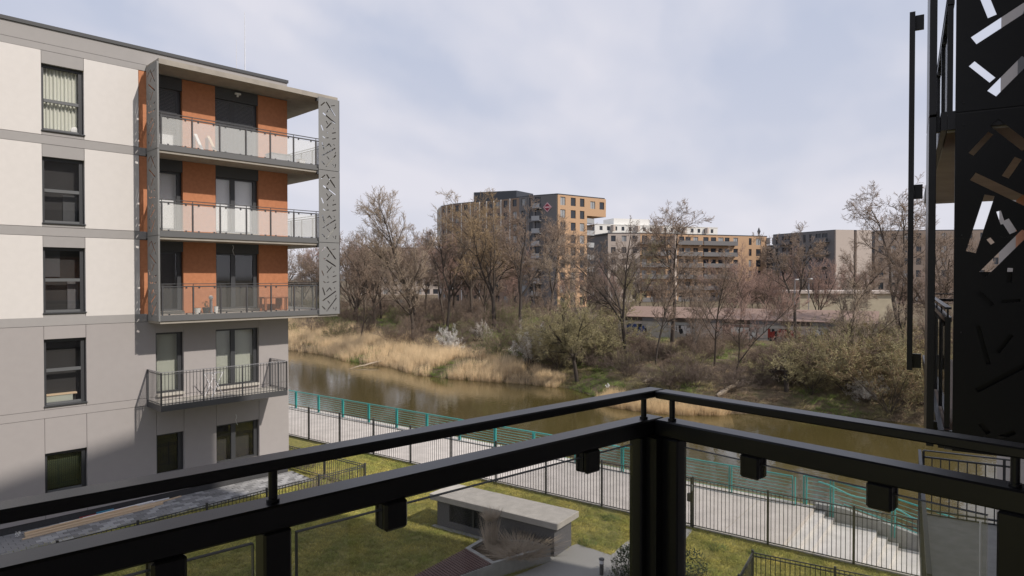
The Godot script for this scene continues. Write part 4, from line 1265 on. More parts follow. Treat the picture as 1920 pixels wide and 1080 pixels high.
class Grower:
	var g := RandomNumberGenerator.new()
	var wood := Limb.new()
	var twigs := Limb.new()
	var tips := PackedVector3Array()
	var c := {}

	func rv() -> Vector3:
		return Vector3(g.randf_range(-1, 1), g.randf_range(-1, 1), g.randf_range(-1, 1))

	func branch(p: Vector3, d: Vector3, ln: float, r: float, lvl: int) -> void:
		if lvl >= 4:
			var e: Vector3 = p + (d + rv() * 0.25 + Vector3.UP * c.up * 0.5).normalized() * ln
			twigs.spike(p, e, r)
			tips.append(e)
			return
		var segs: int = [6, 5, 4, 3][lvl]
		var pts := [p]
		var rads := [r]
		var dirs := [d]
		for k in segs:
			d = (d + rv() * c.wob + Vector3.UP * c.up * (0.5 if lvl else 0.0)).normalized()
			p += d * ln / segs
			pts.append(p)
			dirs.append(d)
			rads.append(r * lerpf(1.0, 0.3, float(k + 1) / segs))
		if lvl <= 2:
			wood.tube(pts, rads, [7, 5, 4][lvl])
		else:
			twigs.tube(pts, rads, 3)
		var cnt: int = c.n[lvl]
		var lo: float = c.from[lvl]
		for k in cnt:
			var t := lerpf(lo, 1.0, (k + g.randf()) / cnt)
			var f := t * segs
			var i := mini(int(f), segs - 1)
			var q: Vector3 = pts[i].lerp(pts[i + 1], f - i)
			var bd: Vector3 = dirs[i + 1]
			var side := bd.cross(rv()).normalized()
			var ang := deg_to_rad(c.spread * g.randf_range(0.65, 1.3))
			var cd := (bd * cos(ang) + side * sin(ang)).normalized()
			var cl: float = ln * c.len[lvl] * g.randf_range(0.6, 1.2) * (1.2 - 0.55 * t if lvl else 1.15 - 0.5 * absf(t - c.belly))
			branch(q, cd, cl, maxf(rads[i + 1] * 0.62 if lvl < 2 else c.tw * [1, 1, 1.7, 1.0][lvl], c.tw), lvl + 1)

	func tree(sd: int, cfg: Dictionary) -> void:
		g.seed = sd
		c = {"H": 12.0, "r": 0.2, "leaders": 1, "fork": 0.3, "n": [9, 7, 7, 6], "from": [0.3, 0.25, 0.15, 0.1], "len": [0.42, 0.5, 0.45, 0.5], "spread": 42.0, "wob": 0.16, "up": 0.12, "tw": 0.011, "belly": 0.4, "lean": 0.04}
		c.merge(cfg, true)
		var base: Vector3 = (Vector3.UP + Vector3(g.randf_range(-1, 1), 0, g.randf_range(-1, 1)) * c.lean).normalized()
		if c.leaders == 1:
			branch(Vector3.ZERO, base, c.H * 0.9, c.r, 0)
			return
		var fh: float = c.H * c.fork
		var p := Vector3.ZERO
		var pts := [p - Vector3.UP * 0.3]
		var rads := [c.r * 1.25]
		for k in 4:
			base = (base + rv() * 0.07).normalized()
			p += base * fh / 4.0
			pts.append(p)
			rads.append(c.r * lerpf(1.05, 0.85, k / 3.0))
		wood.tube(pts, rads, 8)
		var a0 := g.randf() * TAU
		for k in c.leaders:
			var a: float = a0 + TAU * k / c.leaders + g.randf_range(-0.4, 0.4)
			var tilt: float = g.randf_range(0.25, 0.5) * c.get("open", 1.0)
			branch(p - base * 0.1, (base + Vector3(cos(a), 0, sin(a)) * tilt).normalized(), c.H * (1.0 - c.fork) * g.randf_range(0.8, 1.0), c.r * 0.7, 0)

var kinds := {}
var blossom_rng := RandomNumberGenerator.new()

func randf_seeded(x: float) -> float:
	return fposmod(sin(x * 127.1) * 43758.5, 1.0) - 0.5

func make_kinds() -> void:
	blossom_rng.seed = 17
	var specs := {
		"tall_a": [{"H": 16.5, "r": 0.2, "n": [24, 9, 9, 8], "from": [0.2, 0.2, 0.1, 0.1], "len": [0.33, 0.44, 0.5, 0.55], "spread": 42.0, "up": 0.2, "belly": 0.45}, 1],
		"broad_a": [{"H": 15.5, "r": 0.22, "leaders": 3, "fork": 0.28, "n": [11, 8, 8, 8], "from": [0.12, 0.2, 0.1, 0.1], "len": [0.44, 0.48, 0.5, 0.5], "spread": 48.0, "up": 0.1}, 2],
		"broad_b": [{"H": 14.5, "r": 0.2, "leaders": 3, "fork": 0.32, "n": [10, 8, 8, 8], "from": [0.12, 0.2, 0.1, 0.1], "len": [0.44, 0.48, 0.5, 0.5], "spread": 46.0, "up": 0.12}, 3],
		"locust_a": [{"H": 12.0, "r": 0.18, "leaders": 2, "fork": 0.34, "n": [11, 8, 8, 8], "wob": 0.26, "len": [0.42, 0.52, 0.5, 0.5], "spread": 50.0, "open": 1.2, "tw": 0.009}, 4],
		"locust_b": [{"H": 11.0, "r": 0.14, "leaders": 2, "fork": 0.4, "n": [10, 7, 8, 8], "wob": 0.28, "len": [0.42, 0.52, 0.5, 0.5], "spread": 52.0, "lean": 0.12, "open": 1.3, "tw": 0.009}, 5],
		"slim_a": [{"H": 10.0, "r": 0.09, "n": [18, 7, 8, 7], "from": [0.22, 0.2, 0.1, 0.1], "len": [0.28, 0.48, 0.5, 0.5], "wob": 0.13, "lean": 0.12, "tw": 0.008}, 6],
		"slim_b": [{"H": 9.0, "r": 0.08, "leaders": 2, "fork": 0.2, "n": [13, 7, 8, 7], "from": [0.2, 0.2, 0.1, 0.1], "len": [0.32, 0.48, 0.5, 0.5], "wob": 0.18, "lean": 0.1, "tw": 0.008}, 7],
		"fine_a": [{"H": 9.0, "r": 0.11, "leaders": 4, "fork": 0.18, "n": [11, 8, 8, 8], "from": [0.1, 0.15, 0.1, 0.1], "len": [0.42, 0.48, 0.5, 0.5], "spread": 40.0, "up": 0.2, "tw": 0.007}, 8],
		"pollard": [{"H": 2.9, "r": 0.16, "leaders": 3, "fork": 0.55, "n": [7, 5, 3, 2], "from": [0.2, 0.3, 0.3, 0.3], "len": [0.6, 0.5, 0.4, 0.4], "spread": 60.0, "wob": 0.45, "up": -0.08, "tw": 0.02, "open": 2.2}, 9],
		"willow": [{"H": 6.8, "r": 0.17, "leaders": 3, "fork": 0.3, "n": [12, 9, 9, 6], "from": [0.1, 0.2, 0.1, 0.1], "len": [0.48, 0.52, 0.5, 0.5], "spread": 52.0, "up": 0.02, "lean": 0.3, "open": 1.4, "tw": 0.007}, 10],
		"shrub_a": [{"H": 4.0, "r": 0.03, "leaders": 9, "fork": 0.04, "n": [8, 6, 6, 5], "from": [0.1, 0.2, 0.1, 0.1], "len": [0.42, 0.5, 0.5, 0.5], "spread": 36.0, "open": 1.6, "tw": 0.006}, 11],
		"shrub_b": [{"H": 3.4, "r": 0.025, "leaders": 10, "fork": 0.04, "n": [7, 6, 6, 5], "from": [0.1, 0.2, 0.1, 0.1], "len": [0.45, 0.5, 0.5, 0.5], "spread": 40.0, "open": 2.0, "tw": 0.006}, 12]}
	for k in specs:
		var gr := Grower.new()
		gr.tree(specs[k][1] * 37 + 5, specs[k][0])
		var d := {"wood": gr.wood.mesh(), "twigs": gr.twigs.mesh(), "H": specs[k][0].H}
		if k in ["willow", "shrub_a", "shrub_b"]:
			var lf := Limb.new()
			var lg := RandomNumberGenerator.new()
			lg.seed = 99
			for p in gr.tips:
				if lg.randf() < 0.62:
					lf.leaf(p, lg.randf_range(0.022, 0.045), lg)
			d.leaves = lf.mesh()
		if k == "shrub_b":
			var pf := Limb.new()
			for p in gr.tips:
				if blossom_rng.randf() < 0.85:
					pf.leaf(p + Vector3(randf_seeded(p.x), randf_seeded(p.y), randf_seeded(p.z)) * 0.2, blossom_rng.randf_range(0.025, 0.05), blossom_rng)
			kinds["flowering"] = {"wood": d.wood, "twigs": d.twigs, "H": d.H, "leaves": pf.mesh()}
		kinds[k] = d

const BANK_Z := [-1500.0, -400.0, -150.0, -89.1, -79.5, -70.9, -64.1, -56.0, -51.1, -48.3, -45.5, -40.8, -35.5, -32.5, -29.3, -26.8, -25.0, -22.0, -19.1, -15.8, 0.0, 40.0, 300.0, 1500.0]
const BANK_X := [-150.0, 10.0, 33.0, 36.8, 38.1, 37.1, 38.4, 37.2, 38.8, 40.2, 41.5, 42.7, 40.9, 39.6, 40.2, 41.7, 44.0, 46.7, 49.0, 49.6, 51.0, 55.0, 120.0, 400.0]
const RISE_D := [-6.0, -1.0, 0.0, 1.0, 3.0, 8.0, 15.0, 25.0, 40.0, 5000.0]
const RISE_Y := [-3.5, -2.4, -1.78, -1.15, -0.6, 0.1, 0.7, 1.2, 1.5, 1.6]
var lumps := FastNoiseLite.new()

func interp(x: float, xs: Array, ys: Array) -> float:
	if x <= xs[0]:
		return ys[0]
	for i in range(1, xs.size()):
		if x < xs[i]:
			return lerpf(ys[i - 1], ys[i], (x - xs[i - 1]) / (xs[i] - xs[i - 1]))
	return ys[-1]

func bank_x(z: float) -> float:
	return interp(z, BANK_Z, BANK_X)

func land(x: float, z: float) -> float:
	var d := x - bank_x(z)
	return interp(d, RISE_D, RISE_Y) + lumps.get_noise_2d(x, z) * 0.25 * clampf(d * 0.3, 0.0, 1.0)

func river_and_far_bank() -> void:
	lumps.seed = 5
	lumps.frequency = 0.09
	# water, one sheet from the quay to the far bank
	var wsheet := PackedVector2Array([Vector2(-170, -1500), Vector2(140, -1500), Vector2(64, -150), Vector2(60, 40), Vector2(420, 1500), Vector2(20, 1500), Vector2(10, 0), Vector2(4, -100)])
	structure(part(self, "river", sheet(wsheet, -1.8), M.water), "murky brown river mirroring the trees and sky")
	var bed := PackedVector2Array([Vector2(-190, -1500), Vector2(160, -1500), Vector2(90, -150), Vector2(80, 40), Vector2(450, 1500), Vector2(10, 1500), Vector2(0, 0), Vector2(-2, -100)])
	structure(part(self, "river_bed", sheet(bed, -4.0), M.soil))
	# far bank
	var zs := []
	var z := -1500.0
	while z < 1500.0:
		zs.append(z)
		var step := 1.2
		if z < -140.0 or z > 10.0:
			step = clampf(minf(absf(z + 140.0), absf(z - 10.0)) * 0.3, 1.5, 200.0)
		z += step
	zs.append(1500.0)
	var ds := [-6.0, -1.5, -0.6, 0.0, 0.5, 1.0, 1.7, 2.5, 3.5, 5.0, 6.5, 8.0, 10.0, 12.5, 15.0, 18.0, 21.0, 25.0, 30.0, 36.0, 44.0, 55.0, 70.0, 95.0, 140.0, 250.0, 600.0, 2400.0]
	var st := tool()
	st.set_smooth_group(0)
	for zz in zs:
		var bx := bank_x(zz)
		for d in ds:
			st.add_vertex(Vector3(bx + d, land(bx + d, zz), zz))
	var c := ds.size()
	for j in zs.size() - 1:
		for i in c - 1:
			var a := j * c + i
			for q in [a, a + 1, a + c, a + 1, a + c + 1, a + c]:
				st.add_index(q)
	st.generate_normals()
	structure(part(self, "terrain", st.commit(), M.bank), "overgrown far river bank and land beyond")

func scatter(called: String, label: String, category: String, mesh: Mesh, mat: Material, list: Array, colours = null) -> void:
	var mm := MultiMesh.new()
	mm.transform_format = MultiMesh.TRANSFORM_3D
	mm.use_colors = colours != null
	mm.mesh = mesh
	mm.instance_count = list.size()
	for i in list.size():
		mm.set_instance_transform(i, list[i])
		if colours != null:
			mm.set_instance_color(i, colours[i])
	var mi := MultiMeshInstance3D.new()
	mi.name = numbered(called)
	mi.multimesh = mm
	mi.material_override = mat
	add_child(mi)
	stuff(mi)
	tag(mi, label, category)

func ground_cover() -> void:
	var g := RandomNumberGenerator.new()
	g.seed = 404
	var patch := FastNoiseLite.new()
	patch.seed = 8
	patch.frequency = 0.05
	# reeds on the far bank
	var reed := blade_tuft(26, 0.28, 1.75, 0.35, 301, 0.012)
	var list := []
	var cols := []
	for i in 5200:
		var z := g.randf_range(-150.0, -42.0)
		var wide := interp(z, [-150.0, -90.0, -70.0, -60.0, -52.0, -46.0, -42.0], [12.0, 12.0, 9.0, 6.5, 5.0, 2.6, 1.0])
		var d := g.randf_range(-0.5, wide)
		if g.randf() > 1.25 - 0.9 * d / wide or patch.get_noise_2d(z * 2.0, d * 3.0) < -0.34:
			continue
		var x := bank_x(z) + d
		var s := g.randf_range(0.65, 1.15) * (1.0 if z < -47.0 else 0.6)
		list.append(Transform3D(Basis(Vector3.UP, g.randf() * TAU).scaled(Vector3(s, s, s)), Vector3(x, maxf(land(x, z), -1.85) - 0.05, z)))
		var v := g.randf_range(0.8, 1.15)
		cols.append(Color(0.6 * v, 0.445 * v, 0.265 * v))
	for i in 420:
		var z := g.randf_range(-35.0, -25.6)
		var d := g.randf_range(-1.0, 0.5)
		var x := bank_x(z) + d
		var s := g.randf_range(0.5, 0.8)
		list.append(Transform3D(Basis(Vector3.UP, g.randf() * TAU).scaled(Vector3(s, s, s)), Vector3(x, maxf(land(x, z), -1.85) - 0.05, z)))
		var v := g.randf_range(0.75, 1.05)
		cols.append(Color(0.56 * v, 0.4 * v, 0.22 * v))
	scatter("reeds", "golden dry reeds along the far water's edge", "reeds", reed, M.blades, list, cols)
	# rough grass and litter behind them
	list = []
	cols = []
	var tuft := blade_tuft(16, 0.3, 0.34, 0.3, 302, 0.016)
	for i in 16000:
		var z := g.randf_range(-130.0, 6.0)
		var d := 40.0 * pow(g.randf(), 1.6)
		var x := bank_x(z) + d
		var green := patch.get_noise_2d(x * 1.4, z * 1.4) + (0.25 if z < -55.0 and d > 14.0 else -0.05)
		var s := g.randf_range(0.6, 1.3)
		list.append(Transform3D(Basis(Vector3.UP, g.randf() * TAU).scaled(Vector3(s, s, s)), Vector3(x, land(x, z) - 0.03, z)))
		var v := g.randf_range(0.7, 1.2)
		if green > 0.12:
			cols.append(Color(0.18 * v, 0.225 * v, 0.06 * v))
		elif green > -0.12:
			cols.append(Color(0.26 * v, 0.22 * v, 0.105 * v))
		else:
			cols.append(Color(0.25 * v, 0.185 * v, 0.12 * v))
	scatter("rough_grass", "rough grass and leaf litter covering the far bank", "grass", tuft, M.blades, list, cols)
	# thicket
	for k in 4:
		list = []
		for i in [210, 150, 70, 60][k]:
			var z := g.randf_range(-135.0, 4.0)
			var d := g.randf_range(4.0, 46.0)
			if i % 3 == 0:
				z = g.randf_range(-48.0, -24.0)
				d = g.randf_range(3.0, 20.0)
			if k >= 2:
				d = g.randf_range(4.0, 26.0)
			if k == 2 and z < -48.0 and g.randf() < 0.7:
				z = g.randf_range(-48.0, 2.0)
			var x := bank_x(z) + d
			if Vector2(x - 66.0, z + 38.0).rotated(0.32).x < 3.0 and Vector2(x - 66.0, z + 38.0).rotated(0.32).x > -5.0 and absf(z + 38.0) < 14.0:
				continue
			if z > -47.0 and z < -25.5 and d > 5.0 and k >= 2 and g.randf() < 0.8:
				continue
			var s := g.randf_range(0.45, 1.0)
			if z > -47.0 and z < -25.5 and d > 4.0:
				s *= 0.5
			list.append(Transform3D(Basis(Vector3.UP, g.randf() * TAU).scaled(Vector3(s, s * g.randf_range(0.8, 1.1), s)), Vector3(x, land(x, z) - 0.05, z)))
		var kn: String = ["shrub_a", "shrub_b", "shrub_a", "shrub_b"][k]
		var ar := ArrayMesh.new()
		for part_name in ["twigs", "wood", "leaves"]:
			if part_name == "leaves" and k < 2:
				continue
			ar.add_surface_from_arrays(Mesh.PRIMITIVE_TRIANGLES, kinds[kn][part_name].surface_get_arrays(0))
		var tw: Material = [M.twig_brown, M.twig_dark, M.twig_olive, M.twig_brown][k]
		ar.surface_set_material(0, tw)
		ar.surface_set_material(1, M.bark)
		if k >= 2:
			ar.surface_set_material(2, [M.leaf_olive, M.leaf_green][k - 2])
		scatter("thicket", ["tangled brown undergrowth beneath the far bank trees", "dark brushwood filling the far bank wood", "olive budding brushwood on the far bank", "scrub with first green leaves on far bank"][k], "undergrowth", ar, null, list)
	# lawn grass in the courtyard
	list = []
	cols = []
	var lawn := blade_tuft(14, 0.09, 0.075, 0.07, 303, 0.007)
	var keep_out := [PackedVector2Array([Vector2(12.4, -13.3), Vector2(14.6, -13.7), Vector2(14.66, -12.4), Vector2(15.7, -12.72), Vector2(17.9, -13.0), Vector2(18.1, -11.9), Vector2(16.1, -11.2), Vector2(15.1, -10.5), Vector2(14.4, -9.2), Vector2(14, -4), Vector2(6, -4), Vector2(6, -11), Vector2(9.5, -13.2)])]
	for i in 46000:
		var x := g.randf_range(0.0, 21.0)
		var z := g.randf_range(-30.0, -4.0)
		if (Vector3(x, 0, z) - FA).dot(FN) > -0.06:
			continue
		if x < 11.3 and z < -23.85 - x * 0.087:
			continue
		if Geometry2D.is_point_in_polygon(Vector2(x, z), keep_out[0]):
			continue
		var s := g.randf_range(0.7, 1.4)
		list.append(Transform3D(Basis(Vector3.UP, g.randf() * TAU).scaled(Vector3(s, s, s)), Vector3(x, -0.005, z)))
		var v := g.randf_range(0.6, 1.35)
		var t := clampf(0.5 + patch.get_noise_2d(x * 12.0, z * 12.0) * 1.4 + g.randf_range(-0.2, 0.2), 0.0, 1.0)
		cols.append(Color(lerpf(0.24, 0.45, t) * v, lerpf(0.26, 0.39, t) * v, lerpf(0.06, 0.105, t) * v))
	scatter("lawn_grass", "short yellowish green lawn grass in the courtyard", "grass", lawn, M.blades, list, cols)
	for k in 4:
		var p: Vector3 = [Vector3(17.4, 0, -10.6), Vector3(17.9, 0, -9.6), Vector3(14.75, 0, -13.4), Vector3(16.9, 0, -14.3)][k]
		var t := thing("grass_clump", ["darker green grass clump on lawn nearest the gate", "darker green grass clump on lawn under the fence", "dark green clump at the foot of the bunker end", "dark green clump by the fence behind the bunker"][k], "grass", p, 0.0, "darker clumps on the lawn")
		part(t, "blades", blade_tuft(160, 0.26, 0.12, 0.1, 310 + k, 0.008), M.leaf_green)
		part(t, "dry_blades", blade_tuft(30, 0.28, 0.1, 0.1, 320 + k, 0.006), M.twig_olive)

func plant_tree(called: String, label: String, category: String, kind: String, x: float, z: float, h: float, turn: float, bark: String, twig: String, leaves := "", group := "", wide := 1.0) -> void:
	var t := thing(called, label, category, Vector3(x, land(x, z) - 0.12, z), 0.0, group)
	var k: Dictionary = kinds[kind]
	var s: float = h / (k.H * 0.97)
	var tr := Transform3D(Basis(Vector3.UP, turn).scaled(Vector3(s * wide, s, s * wide)), Vector3.ZERO)
	part(t, "trunk", k.wood, M[bark], tr)
	part(t, "crown", k.twigs, M[twig], tr)
	if leaves != "":
		part(t, "foliage", k.leaves, M[leaves], tr)

func trees() -> void:
	var G := "bare trees of the far bank"
	var L := [
		["bare_tree", "tallest pale bare tree alone against the sky left of brick block", "tall_a", 43.8, -68.4, 17.6, 0.3, "bark", "twig_mid"],
		["bare_tree", "leaning bare tree just right of the perforated screen", "slim_b", 43.0, -80.0, 13.0, 1.0, "bark", "twig_brown"],
		["bare_tree", "slim dark tree in front of the curved brick corner", "locust_b", 50.7, -70.9, 14.6, 4.2, "bark_dark", "twig_dark"],
		["bare_tree", "broad tan crowned tree hiding the curved brick facade", "broad_a", 55.3, -66.6, 17.0, 0.4, "bark_dark", "twig_tan"],
		["bare_tree", "bare tree behind the tan crown, left of the logo", "broad_b", 62.5, -80.7, 16.0, 2.2, "bark", "twig_tan"],
		["bare_tree", "dark dense tree right under the red diamond logo", "broad_b", 56.0, -62.4, 15.4, 1.4, "bark_dark", "twig_brown"],
		["bare_tree", "bare tree below the sunlit orange brick corner", "locust_a", 66.5, -67.8, 13.8, 0.9, "bark", "twig_brown"],
		["bare_tree", "pale thin tree in front of sunlit orange corner", "slim_a", 53.5, -48.7, 11.8, 0.2, "bark_pale", "twig_mid"],
		["bare_tree", "dark bushy topped tree at the left end of low brick block", "broad_b", 49.3, -39.9, 12.2, 3.0, "bark_dark", "twig_dark"],
		["bare_tree", "twin stemmed thin tree left of the big forked trunk", "slim_b", 49.2, -36.4, 9.4, 2.0, "bark_dark", "twig_brown"],
		["bare_tree", "big tree with dark forked trunk before the garages", "locust_a", 62.0, -43.7, 13.4, 5.0, "bark_dark", "twig_brown"],
		["bare_tree", "slender curved tree right of the forked trunk", "slim_a", 50.4, -31.2, 10.0, 1.7, "bark", "twig_brown"],
		["bare_tree", "thin reddish tree before the right end of brick block", "slim_b", 47.6, -27.7, 8.6, 0.5, "bark", "twig_red"],
		["bare_tree", "crooked tree with pale bough before the dark grey block", "locust_b", 58.4, -27.8, 11.4, 0.2, "bark_dark", "twig_brown"],
		["dead_tree", "small dead pollard with whitish twisted branches on the bank", "pollard", 48.6, -23.9, 3.0, 0.7, "bark_dark", "driftwood"],
		["bare_tree", "large leaning tree beside the black balcony screens", "locust_a", 72.2, -23.9, 14.2, 2.4, "bark", "twig_brown"],
		["bare_tree", "leafless tree seen through the gap of the black balcony", "broad_b", 62.0, -17.5, 11.5, 4.0, "bark", "twig_brown"],
		["bare_tree", "pinkish fine tree in front of the taupe gable", "fine_a", 92.0, -41.0, 8.6, 1.1, "bark", "twig_red"],
		["bare_tree", "small dark twisted tree in front of garage graffiti", "locust_b", 58.0, -23.5, 6.6, 3.1, "bark_dark", "twig_dark"],
		["bare_tree", "reddish crown before the middle of low brick block", "fine_a", 83.7, -48.5, 8.4, 2.9, "bark", "twig_red"],
		["bare_tree", "bare tree behind the garages by the black glass link", "fine_a", 88.2, -44.6, 7.4, 5.1, "bark", "twig_red"],
		["bare_tree", "brown crowned tree in front of the far right brown block", "broad_b", 86.1, -33.9, 9.8, 0.0, "bark", "twig_brown"],
		["bare_tree", "thin dark tree between orange corner and low brick block", "slim_a", 78.6, -68.5, 12.2, 0.8, "bark_dark", "twig_dark"],
		["bare_tree", "bare tree before the grey end of the low brick block", "broad_a", 83.1, -64.6, 9.4, 1.9, "bark", "twig_dark"],
		["bare_tree", "bare tree before the balconies of the low brick block", "locust_a", 89.4, -59.1, 8.6, 2.7, "bark", "twig_brown"],
		["bare_tree", "dull brown tree behind the tallest pale tree, right side", "locust_a", 55.0, -86.0, 11.0, 3.6, "bark", "twig_brown"],
		["bare_tree", "mossy pale forked tree before lowest floors of orange corner", "slim_b", 55.5, -45.5, 10.6, 2.3, "bark_pale", "twig_olive"],
		["bare_tree", "young thin stem right of the twin stemmed tree", "slim_a", 52.0, -34.6, 7.6, 2.9, "bark_pale", "twig_brown"],
		["bare_tree", "thin bare tree rising from the olive bushes right of pollard", "slim_b", 53.0, -21.6, 7.6, 0.6, "bark", "twig_mid"],
		["bare_tree", "crooked dark tree at right before the cream shed", "locust_b", 60.0, -19.6, 8.6, 1.9, "bark_dark", "twig_brown"],
		["bare_tree", "slim bare tree close to the black balcony frame", "slim_a", 54.6, -17.4, 7.2, 3.3, "bark", "twig_brown"],
		["bare_tree", "thin leaning tree directly behind the dead pollard", "slim_a", 52.6, -25.0, 6.8, 5.2, "bark", "twig_brown"],
		["bare_tree", "young thin stem between forked trunk and curved tree", "slim_a", 54.4, -36.0, 7.0, 4.4, "bark_pale", "twig_brown"]]
	for a in L:
		plant_tree(a[0], a[1], "tree", a[2], a[3], a[4], a[5], a[6], a[7], a[8], "", G)
	var g := RandomNumberGenerator.new()
	g.seed = 77
	# the wood upstream, between the pale block's balcony and the tallest tree
	for i in 26:
		var z := -78.0 - i * 2.9 + g.randf_range(-1.5, 1.5)
		var x := bank_x(z) + g.randf_range(7.0, 30.0)
		plant_tree("wood_tree", ["broad brown bare tree", "open crooked bare tree", "reddish fine twigged bare tree", "dark dense bare tree"][i % 4] + (" in the upstream wood right of the perforated screen" if i < 10 else " far back in the wood seen through the left balconies"), "tree", ["broad_a", "locust_a", "fine_a", "broad_b"][i % 4], x, z, g.randf_range(10.0, 13.5), g.randf() * TAU, "bark", ["twig_brown", "twig_red", "twig_brown", "twig_dark"][i % 4], "", "trees of the upstream wood")
	# rows of trees at the foot of the far blocks
	for i in 44:
		var q := float(i) / 43.0
		var x := lerpf(80.0, 145.0, q) + g.randf_range(-9, 9)
		var z := lerpf(-112.0, -40.0, q) + g.randf_range(-9, 9)
		var az := rad_to_deg(atan2(x, -z))
		var before := "at the foot of the curved brick block" if az < 44.0 else ("behind the garages before the low brick block" if az < 62.0 else ("before the dark grey block's long side" if az < 68.0 else "before the taupe gable and brown block"))
		plant_tree("street_tree", "small distant bare tree " + before, "tree", ["fine_a", "broad_b", "locust_a"][i % 3], x, z, (g.randf_range(5.0, 7.5) if az > 44.0 else g.randf_range(7.5, 11.0)), g.randf() * TAU, "bark", ["twig_red", "twig_brown", "twig_dark"][i % 3], "", "small trees " + before)
	# willow over the water and flowering bushes
	plant_tree("willow_tree", "leaning willow with yellow green catkins over the water", "tree", "willow", 43.4, -40.6, 7.0, 0.4, "bark_dark", "twig_olive", "leaf_olive")
	plant_tree("willow_bush", "round olive green willow bush left of the leaning willow", "shrub", "shrub_a", 44.6, -44.2, 4.8, 1.4, "bark", "twig_olive", "leaf_olive", "", 1.3)
	plant_tree("willow_bush", "olive budding bush behind the leaning willow", "shrub", "shrub_b", 47.0, -42.4, 5.2, 3.4, "bark", "twig_olive", "leaf_olive", "", 1.3)
	plant_tree("blossom_bush", "bright white blossoming bush above the reeds", "shrub", "flowering", 42.9, -59.4, 2.7, 0.1, "bark_pale", "blossom", "blossom", "", 0.72)
	plant_tree("blossom_bush", "small whitish blossoming bush between tree trunks", "shrub", "flowering", 49.8, -62.3, 2.2, 0.9, "bark", "twig_pale", "blossom", "", 0.7)
	plant_tree("blossom_bush", "whitish blossoming bush at left edge of the willow bush", "shrub", "flowering", 44.0, -47.6, 3.6, 2.1, "bark", "twig_pale", "blossom", "", 0.7)
	plant_tree("blossom_bush", "low white blossoming bush near the water at right", "shrub", "flowering", 50.6, -19.0, 1.9, 2.7, "bark", "twig_pale", "blossom", "", 0.9)
	var B := [["tan budding bush at the water below the black screen", 49.9, -17.2, 5.2, "shrub_a"], ["olive bush right of the dead pollard", 49.4, -22.4, 4.2, "shrub_b"], ["tall olive bush in the middle of the right bank", 51.6, -20.8, 4.8, "shrub_a"], ["olive brown bush behind the white one at right", 53.2, -18.0, 4.4, "shrub_b"], ["rightmost tan bush next to the black balcony rail", 51.8, -15.8, 4.6, "shrub_a"], ["yellow green bush up the bank under the garage wall", 60.5, -22.5, 4.0, "shrub_a"]]
	for i in B.size():
		plant_tree("budding_bush", B[i][0], "shrub", B[i][4], B[i][1], B[i][2], B[i][3], i * 1.3, "bark", ["twig_tan", "twig_olive", "twig_brown"][i % 3], "leaf_olive", "budding bushes of the right bank", 1.25)
	# fallen wood
	log_at("fallen_log", "fallen pale trunk lying on the bank behind the handrail", Vector3(43.8, 0, -26.9), Vector3(48.0, 0, -26.9), 0.2, 0.13)
	log_at("fallen_log", "short broken trunk on the bank left of the fallen one", Vector3(43.6, 0, -33.6), Vector3(44.6, 0, -32.7), 0.14, 0.1)
	log_at("driftwood", "bleached branch reaching into the water from the reeds", Vector3(38.6, 0, -66.0), Vector3(33.6, 0, -65.2), 0.12, 0.03)
	var lit := thing("litter", "small white scrap lying on the bank above the handrail corner", "litter", Vector3(42.3, land(42.3, -36.2), -36.2))
	part(lit, "sheet", leaf_tuft(14, 0.3, 401, 0.12), M.white_paint)
	for k in 2:
		var p: Vector3 = [Vector3(84.6, 0, -40.6), Vector3(86.4, 0, -39.6)][k]
		p.y = land(p.x, p.z)
		var lamp := thing("street_lamp", ["street lamp with pale head behind garages, left of two", "street lamp with pale head behind garages, right of two"][k], "lamp", p, 0.0, "street lamps behind the garages")
		part(lamp, "pole", cyl(0.06, 6.3, 8), M.steel, Transform3D(Basis(), Vector3(0, 3.15, 0)))
		part(lamp, "head", cube(Vector3(0.9, 0.16, 0.34), 0.04), M.white_paint, Transform3D(Basis(Vector3.UP, 0.6), Vector3(0.3, 6.35, 0.1)))

func log_at(called: String, label: String, a: Vector3, b: Vector3, r0: float, r1: float) -> void:
	var ya := maxf(land(a.x, a.z), -1.82) + r0 * 0.6
	var yb := maxf(land(b.x, b.z), -1.82) + r1 * 0.6
	var t := thing(called, label, "log", Vector3(a.x, ya, a.z))
	var m := Limb.new()
	var pts := []
	var rads := []
	var g := RandomNumberGenerator.new()
	g.seed = called.hash() + int(a.x * 10.0)
	var e := Vector3(b.x, yb, b.z) - Vector3(a.x, ya, a.z)
	for i in 8:
		var f := i / 7.0
		pts.append(e * f + Vector3(g.randf_range(-1, 1), g.randf_range(0, 1), g.randf_range(-1, 1)) * 0.12 * sin(f * PI))
		rads.append(lerpf(r0, r1, f) * g.randf_range(0.85, 1.15) * (0.35 if i == 7 or i == 0 else 1.0))
	m.tube(pts, rads, 7)
	part(t, "trunk", m.mesh(), M.driftwood)
	var br := Limb.new()
	for i in 5:
		var p: Vector3 = pts[2 + i]
		br.spike(p, p + Vector3(g.randf_range(-0.8, 0.8), g.randf_range(0.1, 0.7), g.randf_range(-0.8, 0.8)), r1 * 0.5)
	part(t, "broken_branches", br.mesh(), M.driftwood)

